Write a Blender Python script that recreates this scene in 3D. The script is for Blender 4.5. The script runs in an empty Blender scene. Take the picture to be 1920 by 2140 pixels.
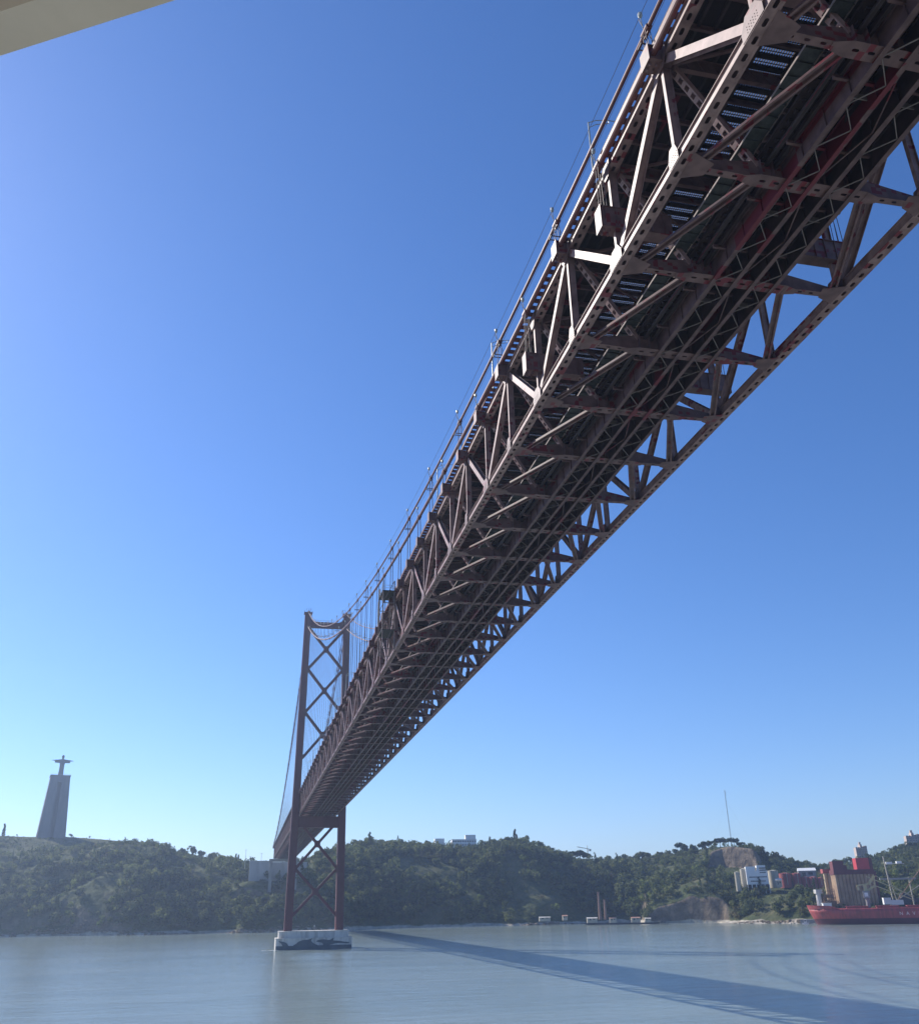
import bpy, math, random
import numpy as np
from mathutils import Vector
random.seed(7); rng = np.random.default_rng(7)
sc = bpy.context.scene
COL = sc.collection
R_ = math.radians

# ------------------------------------------------------------------ camera
CAM = np.array([-38.42, -33.28, 19.16]); YAW, PITCH, ROLL, FPX = .2272, .4202, -.0189, 1849.5
FW = np.array([math.sin(YAW)*math.cos(PITCH), math.cos(YAW)*math.cos(PITCH), math.sin(PITCH)])
_r0 = np.array([math.cos(YAW), -math.sin(YAW), 0]); _u0 = np.cross(_r0, FW)
RT = _r0*math.cos(ROLL) + _u0*math.sin(ROLL); UP = -_r0*math.sin(ROLL) + _u0*math.cos(ROLL)
cd = bpy.data.cameras.new('camera'); cam = bpy.data.objects.new('camera', cd); COL.objects.link(cam)
from mathutils import Matrix
m = Matrix(((RT[0], UP[0], -FW[0], CAM[0]), (RT[1], UP[1], -FW[1], CAM[1]), (RT[2], UP[2], -FW[2], CAM[2]), (0, 0, 0, 1)))
cam.matrix_world = m
cd.sensor_fit = 'HORIZONTAL'; cd.sensor_width = 36; cd.lens = 36*FPX/1920
cd.clip_start = .05; cd.clip_end = 20000
sc.camera = cam

# ------------------------------------------------------------------ sky, sun, exposure
SUN_EL, SUN_AZ = 35.5, -41.5
w = bpy.data.worlds.new('World'); sc.world = w; w.use_nodes = True
nt = w.node_tree; bg = nt.nodes['Background']
sky = nt.nodes.new('ShaderNodeTexSky'); sky.sky_type = 'NISHITA'; sky.sun_disc = False
sky.sun_elevation = R_(SUN_EL); sky.sun_rotation = R_(SUN_AZ)
sky.altitude = 0; sky.air_density = 1.0; sky.dust_density = 0.2; sky.ozone_density = 4.0
hs = nt.nodes.new('ShaderNodeHueSaturation'); hs.inputs['Saturation'].default_value = 1.15; hs.inputs['Hue'].default_value = .5; hs.inputs['Value'].default_value = 1.04
nt.links.new(sky.outputs[0], hs.inputs['Color']); tint = nt.nodes.new('ShaderNodeMix'); tint.data_type = 'RGBA'; tint.blend_type = 'MULTIPLY'; tint.inputs['Factor'].default_value = 1
tint.inputs['B'].default_value = (.81, .862, 1.06, 1); nt.links.new(hs.outputs[0], tint.inputs['A']); nt.links.new(tint.outputs['Result'], bg.inputs[0]); bg.inputs[1].default_value = .11
sl = bpy.data.lights.new('sun', 'SUN'); sl.energy = 5.0; sl.angle = R_(.53); sl.color = (1, .94, .86)
sun = bpy.data.objects.new('sun', sl); COL.objects.link(sun)
_sd = Vector((math.sin(R_(SUN_AZ))*math.cos(R_(SUN_EL)), math.cos(R_(SUN_AZ))*math.cos(R_(SUN_EL)), math.sin(R_(SUN_EL))))
sun.rotation_euler = _sd.to_track_quat('Z', 'Y').to_euler(); sun.location = (-200, 200, 300)
vs = sc.view_settings; vs.view_transform = 'Standard'; vs.look = 'None'; vs.gamma = 1; vs.exposure = 0.42
try: vs.use_curve_mapping = False
except Exception: pass

def at(x, y, d):
    """a world point seen at source pixel (x, y) of the 1920 px photograph, d metres away on the map"""
    v = FW + RT*((x-960)/FPX) - UP*((y-1070)/FPX)
    return CAM + v*(d/math.hypot(v[0], v[1]))
def atz(x, y, z=0.):
    v = FW + RT*((x-960)/FPX) - UP*((y-1070)/FPX)
    return CAM + v*((z-CAM[2])/v[2])
S = 1920/1820

# ------------------------------------------------------------------ materials
def mat(name, col, rough=.6, metal=0., spec=.5, var=0., vscale=1., col2=None, detail=6, thresh=None, coord='pos', stretch=(1, 1, 1)):
    M = bpy.data.materials.new(name); M.use_nodes = True
    n = M.node_tree; b = n.nodes['Principled BSDF']
    b.inputs['Roughness'].default_value = rough; b.inputs['Metallic'].default_value = metal
    b.inputs['Specular IOR Level'].default_value = spec
    c = (*col, 1)
    if var == 0 and col2 is None:
        b.inputs['Base Color'].default_value = c; return M
    geo = n.nodes.new('ShaderNodeNewGeometry'); mp = n.nodes.new('ShaderNodeMapping')
    mp.inputs['Scale'].default_value = stretch
    if coord == 'pos': n.links.new(geo.outputs['Position'], mp.inputs[0])
    else:
        tc = n.nodes.new('ShaderNodeTexCoord'); n.links.new(tc.outputs['Object'], mp.inputs[0])
    nz = n.nodes.new('ShaderNodeTexNoise'); nz.inputs['Scale'].default_value = vscale; nz.inputs['Detail'].default_value = detail
    nz.inputs['Roughness'].default_value = .65
    n.links.new(mp.outputs[0], nz.inputs['Vector'])
    rp = n.nodes.new('ShaderNodeValToRGB')
    c2 = (*(col2 if col2 else [k*(1-var) for k in col]), 1)
    lo, hi = thresh or (.35, .65)
    rp.color_ramp.elements[0].position = lo; rp.color_ramp.elements[0].color = c2
    rp.color_ramp.elements[1].position = hi; rp.color_ramp.elements[1].color = c
    n.links.new(nz.outputs[0], rp.inputs[0]); n.links.new(rp.outputs[0], b.inputs['Base Color'])
    return M

def steel(name, base, dark, patch, amount, cell, ycell=None):
    """weathered bridge paint: soft dirt plus blocky touch-up patches of fresh red lead"""
    M = bpy.data.materials.new(name); M.use_nodes = True
    n = M.node_tree; b = n.nodes['Principled BSDF']; L = n.links.new
    b.inputs['Roughness'].default_value = .5; b.inputs['Specular IOR Level'].default_value = .35
    geo = n.nodes.new('ShaderNodeNewGeometry')
    nz = n.nodes.new('ShaderNodeTexNoise'); nz.inputs['Scale'].default_value = .9; nz.inputs['Detail'].default_value = 8
    L(geo.outputs['Position'], nz.inputs['Vector'])
    mx = n.nodes.new('ShaderNodeValToRGB'); mx.color_ramp.elements[0].position = .35; mx.color_ramp.elements[1].position = .62
    mx.color_ramp.elements[0].color = (*dark, 1); mx.color_ramp.elements[1].color = (*base, 1)
    L(nz.outputs[0], mx.inputs[0])
    mp = n.nodes.new('ShaderNodeVectorMath'); mp.operation = 'SNAP'; c_ = 1/cell; yc = ycell or (1, 1, 1)
    mp.inputs[1].default_value = (c_*1.1/yc[0], c_*1.5/yc[1], c_*.8/yc[2])
    L(geo.outputs['Position'], mp.inputs[0])
    vo = n.nodes.new('ShaderNodeTexWhiteNoise'); L(mp.outputs[0], vo.inputs['Vector'])
    sp = n.nodes.new('ShaderNodeSeparateColor'); L(vo.outputs['Color'], sp.inputs[0])
    n2 = n.nodes.new('ShaderNodeTexNoise'); n2.inputs['Scale'].default_value = .16; n2.inputs['Detail'].default_value = 2
    L(geo.outputs['Position'], n2.inputs['Vector'])
    ad = n.nodes.new('ShaderNodeMath'); ad.operation = 'MULTIPLY_ADD'; ad.inputs[1].default_value = 1.6; ad.inputs[2].default_value = -.8
    L(n2.outputs[0], ad.inputs[0])
    a2 = n.nodes.new('ShaderNodeMath'); a2.operation = 'ADD'; L(ad.outputs[0], a2.inputs[0]); L(sp.outputs[0], a2.inputs[1])
    gt = n.nodes.new('ShaderNodeMath'); gt.operation = 'GREATER_THAN'; gt.inputs[1].default_value = 1-amount; L(a2.outputs[0], gt.inputs[0])
    mi = n.nodes.new('ShaderNodeMix'); mi.data_type = 'RGBA'
    L(gt.outputs[0], mi.inputs['Factor']); L(mx.outputs[0], mi.inputs['A']); mi.inputs['B'].default_value = (*patch, 1)
    L(mi.outputs['Result'], b.inputs['Base Color'])
    return M

M_PALE = steel('pale_bridge_paint', (.29, .175, .16), (.17, .095, .088), (.16, .022, .028), .03, 2.2)
M_BEAM = steel('patched_beam_paint', (.17, .092, .086), (.105, .054, .052), (.15, .018, .025), .10, 2.4)
M_STRG_D = steel('shaded_stringer_paint', (.055, .032, .034), (.03, .02, .02), (.10, .010, .018), .12, 1.0, (1.2, .16, .5))  # darker copy of the stringer paint, shade under the deck put into its colour
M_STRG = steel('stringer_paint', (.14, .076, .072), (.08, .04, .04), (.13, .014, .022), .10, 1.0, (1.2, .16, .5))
M_RED = steel('red_bridge_paint', (.14, .040, .034), (.10, .03, .028), (.16, .03, .03), .06, 1.2)
M_TOWER = mat('tower_red_paint', (.135, .046, .052), .55, var=.28, vscale=.15, stretch=(1, 1, .25), spec=.3)
M_DARK = mat('near_black_steel', (.030, .016, .016), .8, var=.4, vscale=.6, spec=.2)  # near-black with random mottling
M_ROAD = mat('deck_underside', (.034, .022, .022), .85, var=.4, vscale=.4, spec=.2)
M_GRATE = mat('galvanised_grating', (.055, .056, .054), .7, var=.6, vscale=1.6, spec=.3)
M_GALV = mat('galvanised_steel', (.48, .48, .44), .45, metal=.3, var=.25, vscale=2)
M_DULL = mat('dull_steel', (.22, .17, .16), .7, var=.3, vscale=1, spec=.2)
M_ROPE = mat('hanger_rope', (.10, .06, .055), .6, var=.2, vscale=.5)
M_CONC = mat('pale_concrete', (.64, .61, .56), .85, col2=(.42, .39, .35), vscale=.5, spec=.2, stretch=(1, 1, .15), thresh=(.34, .58))
M_CONC_G = mat('grey_concrete', (.33, .32, .31), .85, var=.25, vscale=.12, spec=.2, stretch=(1, 1, .2))
M_MONU = mat('monument_concrete', (.20, .195, .19), .9, var=.25, vscale=.12, spec=.2, stretch=(1, 1, .2))
M_MURAL = mat('slate_mural_paint', (.12, .15, .17), .8, var=.25, vscale=.4, spec=.2)
M_ANCH = mat('weathered_anchor_concrete', (.46, .46, .45), .9, var=.25, vscale=.15, stretch=(1, 1, .3))
M_WHITE = mat('white_render', (.78, .78, .76), .8, var=.08, vscale=.3)
M_CREAM = mat('cream_paint', (.48, .43, .33), .7, var=.2, vscale=.15, stretch=(1, 1, .2))
M_GLASS = mat('dark_window', (.03, .035, .045), .15, spec=.6)
M_TANKRED = mat('red_tank_paint', (.42, .10, .09), .65, var=.25, vscale=.1)
M_SILOL = mat('sunlit_silo_concrete', (.66, .52, .32), .85, col2=(.40, .25, .14), vscale=.16, stretch=(1, 1, .22), thresh=(.36, .62))  # lighter copy of the silo concrete, with sunlight painted in
M_SILO = mat('stained_shaded_silo_concrete', (.46, .32, .20), .85, col2=(.29, .165, .10), vscale=.10, stretch=(.5, .5, .7), thresh=(.34, .64))  # real stains, overall tone lowered to paint in the front's shade
M_SILOTOP = mat('maroon_cladding', (.16, .045, .05), .8, var=.3, vscale=.1)
M_SILORED = mat('sunlit_red_cladding', (.50, .045, .055), .6, var=.15, vscale=.2)  # top house red brightened, sunlight put into the colour
M_SHIP = mat('red_hull_paint', (.42, .065, .065), .55, col2=(.27, .055, .05), vscale=.5, stretch=(1, 1, .12), thresh=(.4, .58))
M_BOOT = mat('antifouling_paint', (.13, .03, .04), .7, var=.3, vscale=.15)
M_YELLOW = mat('buff_crane_paint', (.50, .42, .22), .6, var=.15, vscale=.4)
M_RUST = mat('rusty_steel', (.30, .17, .10), .8, var=.45, vscale=.5)
M_BRICK = mat('brick_red', (.34, .20, .15), .9, var=.25, vscale=.6)
M_TILE = mat('terracotta_tile', (.42, .22, .15), .85, var=.2, vscale=.6)
M_TOWERBLOCK = mat('apartment_facade', (.52, .42, .36), .85, var=.15, vscale=.2)
M_BARK = mat('bark', (.13, .09, .06), .9, var=.3, vscale=2)
M_CANOPY = mat('deck_head_paint', (.74, .58, .46), .6, var=.10, vscale=2.5)
M_COAL = mat('dark_sheet_roof', (.055, .058, .065), .8, var=.3, vscale=.15)
M_ROCK = mat('cut_rock', (.25, .20, .15), .95, col2=(.12, .10, .07), vscale=.09, detail=9, thresh=(.3, .66), spec=.1)
M_FOAM = mat('white_foam', (.8, .82, .82), .8)
def leafmat(name, c1, c2):
    M = mat(name, c1, .75, col2=c2, vscale=.06, detail=4, thresh=(.36, .64), spec=.15)
    n = M.node_tree; b = n.nodes['Principled BSDF']; tr = n.nodes.new('ShaderNodeBsdfTranslucent'); mx = n.nodes.new('ShaderNodeMixShader')
    n.links.new(b.inputs['Base Color'].links[0].from_socket, tr.inputs['Color']); mx.inputs[0].default_value = .5
    n.links.new(b.outputs[0], mx.inputs[1]); n.links.new(tr.outputs[0], mx.inputs[2]); n.links.new(mx.outputs[0], n.nodes['Material Output'].inputs['Surface'])
    return M
M_LEAF = leafmat('woodland_leaves', (.185, .205, .07), (.05, .075, .03))
M_OLIVE = leafmat('olive_leaves', (.19, .17, .085), (.10, .10, .05))
M_BRIGHT = leafmat('young_leaves', (.20, .24, .065), (.10, .135, .04))
M_PINE = leafmat('pine_needles', (.08, .11, .04), (.035, .055, .022))
M_SCRUB = leafmat('scrub_leaves', (.21, .21, .09), (.085, .105, .04))

# ------------------------------------------------------------------ mesh helper
class MB:
    def __init__(self): self.v = []; self.f = []; self.off = (0, 0, 0); self.sm = []
    def add(self, vs, fs):
        n = len(self.v); ox, oy, oz = self.off
        self.v += [(a[0]+ox, a[1]+oy, a[2]+oz) for a in vs]
        self.f += [tuple(i+n for i in f) for f in fs]
    def box(self, x0, x1, y0, y1, z0, z1):
        self.add([(x0, y0, z0), (x1, y0, z0), (x1, y1, z0), (x0, y1, z0), (x0, y0, z1), (x1, y0, z1), (x1, y1, z1), (x0, y1, z1)],
                 [(0, 3, 2, 1), (4, 5, 6, 7), (0, 1, 5, 4), (1, 2, 6, 5), (2, 3, 7, 6), (3, 0, 4, 7)])
    def bar(self, p, q, w, h, side=None):
        """box beam from p to q; w along `side`, h across it"""
        p = Vector(p); q = Vector(q); d = (q-p).normalized()
        s = Vector(side) if side is not None else (Vector((1, 0, 0)) if abs(d.x) < .9 else Vector((0, 1, 0)))
        s = (s - d*s.dot(d)).normalized(); t = d.cross(s)
        a = s*(w/2); b = t*(h/2)
        self.add([p-a-b, p+a-b, p+a+b, p-a+b, q-a-b, q+a-b, q+a+b, q-a+b],
                 [(0, 3, 2, 1), (4, 5, 6, 7), (0, 1, 5, 4), (1, 2, 6, 5), (2, 3, 7, 6), (3, 0, 4, 7)])
    def hbeam(self, p, q, dep, wid, side=(1, 0, 0), t=.05):
        """H section: two flanges `wid` wide, `dep` apart along `side`, joined by a web"""
        p = Vector(p); q = Vector(q); d = (q-p).normalized(); s = Vector(side); s = (s-d*s.dot(d)).normalized()
        o = s*(dep/2-t/2)
        self.bar(p+o, q+o, t, wid, s); self.bar(p-o, q-o, t, wid, s); self.bar(p, q, dep-2*t, t, s)
    def tube(self, pts, r, n=8, cap=True):
        pts = [Vector(a) for a in pts]; rr = r if isinstance(r, (list, tuple)) else [r]*len(pts)
        vs = []; fs = []
        ref = None
        for i, p in enumerate(pts):
            d = (pts[min(i+1, len(pts)-1)]-pts[max(i-1, 0)]).normalized()
            if ref is None: ref = Vector((0, 0, 1)) if abs(d.z) < .9 else Vector((1, 0, 0))
            a = (ref-d*ref.dot(d)).normalized(); b = d.cross(a); ref = a
            for k in range(n):
                c = 2*math.pi*k/n; vs.append(p + a*(math.cos(c)*rr[i]) + b*(math.sin(c)*rr[i]))
        for i in range(len(pts)-1):
            for k in range(n):
                fs.append((i*n+k, i*n+(k+1) % n, (i+1)*n+(k+1) % n, (i+1)*n+k))
        if cap: fs.append(tuple(range(n-1, -1, -1))); fs.append(tuple(range((len(pts)-1)*n, len(pts)*n)))
        self.add(vs, fs)
    def prism(self, poly, axis, a, b):
        """extrude a 2D polygon from a to b along axis: poly (u, v) is (x, z) for 'y', (y, z) for 'x', (x, y) for 'z'"""
        def P(u, v, t): return {'y': (u, t, v), 'x': (t, u, v), 'z': (u, v, t)}[axis]
        n = len(poly)
        self.add([P(u, v, a) for u, v in poly]+[P(u, v, b) for u, v in poly],
                 [tuple(range(n)), tuple(range(2*n-1, n-1, -1))]+[(i, i+n, (i+1) % n+n, (i+1) % n) for i in range(n)])
    def perf(self, o, u, v, L, W, n, hl, hw):
        """plate with n real oval holes, from o along u (length L), v across (width W)"""
        o = Vector(o); u = Vector(u); v = Vector(v); c = L/n; k = min(hl, hw)*.55
        for i in range(n):
            m_ = o + u*(c*(i+.5))
            P = lambda a, b: m_ + u*a + v*b
            H, K = c/2, W/2
            vs = [P(-H, -K), P(H, -K), P(H, K), P(-H, K), P(-hl+k, -hw), P(hl-k, -hw), P(hl, -hw+k), P(hl, hw-k), P(hl-k, hw), P(-hl+k, hw), P(-hl, hw-k), P(-hl, -hw+k)]
            self.add(vs, [(0, 1, 5, 4), (1, 6, 5), (1, 2, 7, 6), (2, 8, 7), (2, 3, 9, 8), (3, 10, 9), (3, 0, 11, 10), (0, 4, 11)])
    def cyl(self, x, y, z0, z1, r, n=24, r1=None):
        self.tube([(x, y, z0), (x, y, z1)], [r, r if r1 is None else r1], n)
    def obj(self, name, M, parent=None, smooth=False, loc=None):
        me = bpy.data.meshes.new(name); me.from_pydata([tuple(a) for a in self.v], [], self.f); me.materials.append(M)
        if smooth: me.shade_smooth()
        return link(name, me, parent, loc)
def link(name, me, parent=None, loc=None):
    o = bpy.data.objects.new(name, me); COL.objects.link(o)
    if parent is not None: o.parent = parent
    if loc is not None: o.location = loc
    return o
def tag(o, label, cat, group=None, kind=None):
    o['label'] = label; o['category'] = cat
    if group: o['group'] = group
    if kind: o['kind'] = kind
    return o
def thing(name, label, cat, loc=(0, 0, 0), rz=0, group=None):
    o = bpy.data.objects.new(name, None); COL.objects.link(o); o.location = loc; o.rotation_euler = (0, 0, rz)
    return tag(o, label, cat, group)
def dup(root, loc, rz=None, label=None, scale=None):
    r = root.copy(); COL.objects.link(r); r.location = loc
    if rz is not None: r.rotation_euler = (0, 0, rz)
    if label: r['label'] = label
    if scale: r.scale = scale
    for ch in list(root.children):
        c = ch.copy(); COL.objects.link(c); c.parent = r
        for g in list(ch.children):
            d = g.copy(); COL.objects.link(d); d.parent = c
    return r

# ================================================================== BRIDGE
P = 11.51; W2 = 10.62; ZB = 69.84; ZT = 80.5; K0, KT, K1 = -10, 44, 86
YT = P*KT; CX_ = 11.8
def zu(y):
    if y <= YT: return 83.6 + (189.6-83.6)*(y/YT)**2
    t = (y-YT)/483.4; return 189.6+(83.5-189.6)*t - 4*23*t*(1-t)
def zl(y):
    if y <= YT: return 80.35 + (180.6-80.35)*(y/YT)**2
    t = (y-YT)/483.4; return 180.6+(82.0-180.6)*t - 4*21*t*(1-t)
bridge = thing('suspension_bridge', 'long red steel suspension bridge passing overhead to the far hills', 'bridge', (0, 0, 0))
Y0, Y1 = P*K0, P*K1

def chord(name, side, zc):
    b = MB(); x = side*W2
    for s in (-1, 1):
        b.box(x+s*.30-.025, x+s*.30+.025, Y0, Y1, zc-.475, zc+.44)
        b.box(min(x+s*.33, x+s*.49), max(x+s*.33, x+s*.49), Y0, Y1, zc-.47, zc-.42)
        b.box(min(x+s*.33, x+s*.49), max(x+s*.33, x+s*.49), Y0, Y1, zc+.42, zc+.47)
    b.box(x-.33, x+.33, Y0, Y1, zc+.445, zc+.475)
    b.perf((x, Y0, zc-.46), (0, 1, 0), (1, 0, 0), Y1-Y0, .54, int(round((Y1-Y0)/1.28)), .30, .15)
    b.obj(name, M_PALE, bridge)
for sd in (-1, 1):
    chord('bottom_chord', sd, ZB); chord('top_chord', sd, ZT)

def repeats(name, items, build, M, limit=100):
    """items: (k, side) sorted by how large they show; the first `limit` are parts, the rest one stuff part"""
    items = sorted(items, key=lambda a: abs(a[0]*P+10)); cache = {}
    for k, s, *key in items[:limit]:
        kk = (s, *key)
        if kk not in cache:
            b = MB(); build(b, k, s, *key); b.v = [(x, y-k*P, z) for x, y, z in b.v]
            me = bpy.data.meshes.new(name); me.from_pydata(b.v, [], b.f); me.materials.append(M); cache[kk] = me
        link(name, cache[kk], bridge, (0, k*P, 0))
    rest = items[limit:]
    if rest:
        b = MB()
        for k, s, *key in rest: build(b, k, s, *key)
        o = b.obj(name, M, bridge); o['kind'] = 'stuff'

def b_vert(b, k, s):
    b.hbeam((s*W2, k*P, ZB+.44), (s*W2, k*P, ZT-.44), .72, .38)
repeats('truss_vertical', [(k, s) for k in range(K0, K1+1) for s in (-1, 1)], b_vert, M_PALE)
def b_diag(b, k, s, odd):
    y0, y1 = k*P, (k+1)*P
    a, c = ((s*W2, y0, ZT), (s*W2, y1, ZB)) if odd else ((s*W2, y0, ZB), (s*W2, y1, ZT))
    a = Vector(a); c = Vector(c); d = (c-a).normalized()
    b.hbeam(a+d*.55, c-d*.55, .68, .72)
repeats('truss_diagonal', [(k, s, k % 2) for k in range(K0, K1) for s in (-1, 1)], b_diag, M_PALE)

def b_gus(b, k, s, odd):
    y = k*P
    for o in (-1, 1):
        x = s*W2+o*.515
        wb, wt = (.75, .5) if odd else (1.25, .75)
        b.prism([(y-wb, ZB-.4), (y+wb, ZB-.4), (y+wb, ZB+.42), (y+wt*.8, ZB+1.35), (y-wt*.8, ZB+1.35), (y-wb, ZB+.42)], 'x', x-.02, x+.02)
    # bolt rows on the outer plate
    xo = s*(W2+.545)
    for i in range(6):
        for j in range(3):
            b.box(xo-.02, xo+.015, y-.6+i*.24-.025, y-.6+i*.24+.025, ZB-.1+j*.25-.025, ZB-.1+j*.25+.025)
    # horizontal gusset that ties in the floor beam and the lateral
    xi = s*(W2-.34)
    b.prism([(xi, y-1.5), (xi, y+1.1), (xi-s*1.7, y+.45), (xi-s*2.0, y-.75)], 'z', ZB-.50, ZB-.47)
def b_tgus(b, k, s, odd):
    y = k*P
    for o in (-1, 1):
        x = s*W2+o*.515
        wb, wt = (1.3, .8) if odd else (.8, .5)
        b.prism([(y-wb, ZT+.4), (y-wb, ZT-.42), (y-wt*.8, ZT-1.35), (y+wt*.8, ZT-1.35), (y+wb, ZT-.42), (y+wb, ZT+.4)], 'x', x-.02, x+.02)
repeats('gusset_plate', [(k, s, k % 2) for k in range(K0, K1+1) for s in (-1, 1)], b_gus, M_BEAM)
repeats('top_gusset_plate', [(k, s, k % 2) for k in range(K0+1, K1) for s in (-1, 1)], b_tgus, M_BEAM)

def b_floor(b, k, s):
    y = k*P; XL, XR, A, B = -(W2-.34), W2-.34, -4.5, 4.8
    poly = [(XL, 69.42), (A, 69.28), (B, 69.28), (XR, 69.42), (XR, 69.95), (B+.4, 70.85), (A-.4, 70.85), (XL, 69.95)]
    for yo in (-.22, .22): b.prism(poly, 'y', y+yo-.02, y+yo+.02)
    b.box(A-.4, B+.4, y-.3, y+.3, 70.85, 70.89)
    b.perf((XL, y, 69.395), Vector((A-XL, 0, -.14)).normalized(), (0, 1, 0), A-XL, .62, 5, .2, .1)
    b.perf((B, y, 69.255), Vector((XR-B, 0, .14)).normalized(), (0, 1, 0), XR-B, .62, 5, .2, .1)
    b.perf((A, y, 69.25), (1, 0, 0), (0, 1, 0), B-A, 1.25, 8, .24, .11)
    b.prism([(A-1.2, y-.3), (A, y-.62), (A, y+.62), (A-1.2, y+.3)], 'z', 69.21, 69.235)
    b.prism([(B+1.2, y+.3), (B, y+.62), (B, y-.62), (B+1.2, y-.3)], 'z', 69.21, 69.235)
    for i in range(-4, 5): b.box(i*1.05-.02, i*1.05+.02, y-.6, y-.24, 69.28, 70.85)
repeats('floor_beam', [(k, 0) for k in range(K0, K1+1)], b_floor, M_BEAM)

def ladder(b, p, q, gap, rail, step, along):
    p = Vector(p); q = Vector(q); d = (q-p).normalized(); a = Vector(along); a = (a-d*a.dot(d)).normalized(); n_ = d.cross(a)
    for s in (-1, 1): b.bar(p+a*s*gap/2, q+a*s*gap/2, rail, .42, a)
    L = (q-p).length; n = int(L/step)
    for i in range(1, n):
        c = p+d*(i*L/n)
        for e in (-1, 1): b.bar(c-d*step*.24+n_*e*.2, c+d*step*.24+n_*e*.2, gap, .03, a)
def b_sway(b, k, s):
    y = k*P
    ladder(b, (s*9.95, y, 79.75), (s*(4.2 if s < 0 else 4.5), y, 70.5), .56, .13, .82, (0, 1, 0))
repeats('sway_brace', [(k, s) for k in range(K0, K1+1) for s in (-1, 1)], b_sway, M_PALE)
def b_lat(b, k, s):
    a = Vector((s*(W2-1.2), k*P-.5, 69.55)); c = Vector((s*4.75, (k-1)*P+.5, 69.45))
    d = (c-a).normalized(); t = Vector((-d.y, d.x, 0))
    for o in (-1, 1):
        b.bar(a+t*o*.2, c+t*o*.2, .07, .34, t); b.bar(a+t*o*.27-Vector((0, 0, .17)), c+t*o*.27-Vector((0, 0, .17)), .16, .03, t)
    b.bar(a+Vector((0, 0, .1)), c+Vector((0, 0, .1)), .34, .03, t)
repeats('lateral_brace', [(k, s) for k in range(K0+1, K1+1) for s in (-1, 1)], b_lat, M_BEAM)
def b_topbeam(b, k, s):
    y = k*P
    b.hbeam((-10.2, y, 80.55), (10.2, y, 80.55), 1.4, .4, (0, 0, 1))
    for i in range(-8, 8):
        b.bar((i*1.2, y-.12, 79.9), (i*1.2+.6, y-.12, 81.1), .06, .06); b.bar((i*1.2+.6, y-.12, 81.1), (i*1.2+1.2, y-.12, 79.9), .06, .06)
    if k < K1:
        b.bar((-9.9, y+.4, 79.8), (9.9, y+P-.4, 79.8), .25, .2, (0, 0, 1)); b.bar((9.9, y+.4, 79.9), (-9.9, y+P-.4, 79.9), .25, .2, (0, 0, 1))
repeats('deck_cross_beam', [(k, 0) for k in range(K0, K1+1)], b_topbeam, M_BEAM)
LOWK = {-4, -2, 0, 2, 4}
def b_brk(b, k, s):
    y = k*P
    if k in LOWK:   # short hangers at midspan reach a box girder half way down the truss
        x0, x1 = sorted((s*5.6, s*12.35))
        b.box(x0, x1, y-.5, y-.46, 73.2, 75.35); b.box(x0, x1, y+.46, y+.5, 73.2, 75.35)
        b.box(x0, x1, y-.62, y+.62, 75.35, 75.42); b.box(x0, x1, y-.62, y+.62, 73.13, 73.2)
        xe = s*12.38; b.box(min(xe, xe-s*.06), max(xe, xe-s*.06), y-.66, y+.66, 73.0, 75.5)
        for i in range(6): b.box(s*(6.4+i*1.1)-.03, s*(6.4+i*1.1)+.03, y-.6, y+.6, 73.2, 75.35)
        for i in range(4): b.cyl(s*11.8+(.25 if i % 2 else -.25), y+(.25 if i > 1 else -.25), 72.75, 73.13, .1, 8)
    else:
        x0, x1 = sorted((s*9.7, s*12.3))
        b.box(x0, x1, y-.55, y-.5, 79.75, 81.15); b.box(x0, x1, y+.5, y+.55, 79.75, 81.15)
        b.box(x0, x1, y-.7, y+.7, 81.15, 81.21); b.box(x0, x1, y-.7, y+.7, 79.69, 79.75)
        xe = s*12.32; b.box(min(xe, xe-s*.06), max(xe, xe-s*.06), y-.74, y+.74, 79.6, 81.35)
        for i in range(4): b.cyl(s*11.8+(.25 if i % 2 else -.25), y+(.25 if i > 1 else -.25), 79.35, 79.69, .09, 8)
repeats('hanger_bracket', [(k, s, k in LOWK) for k in range(K0, K1+1) for s in (-1, 1)], lambda b, k, s, lo: b_brk(b, k, s), M_BEAM)

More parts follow.
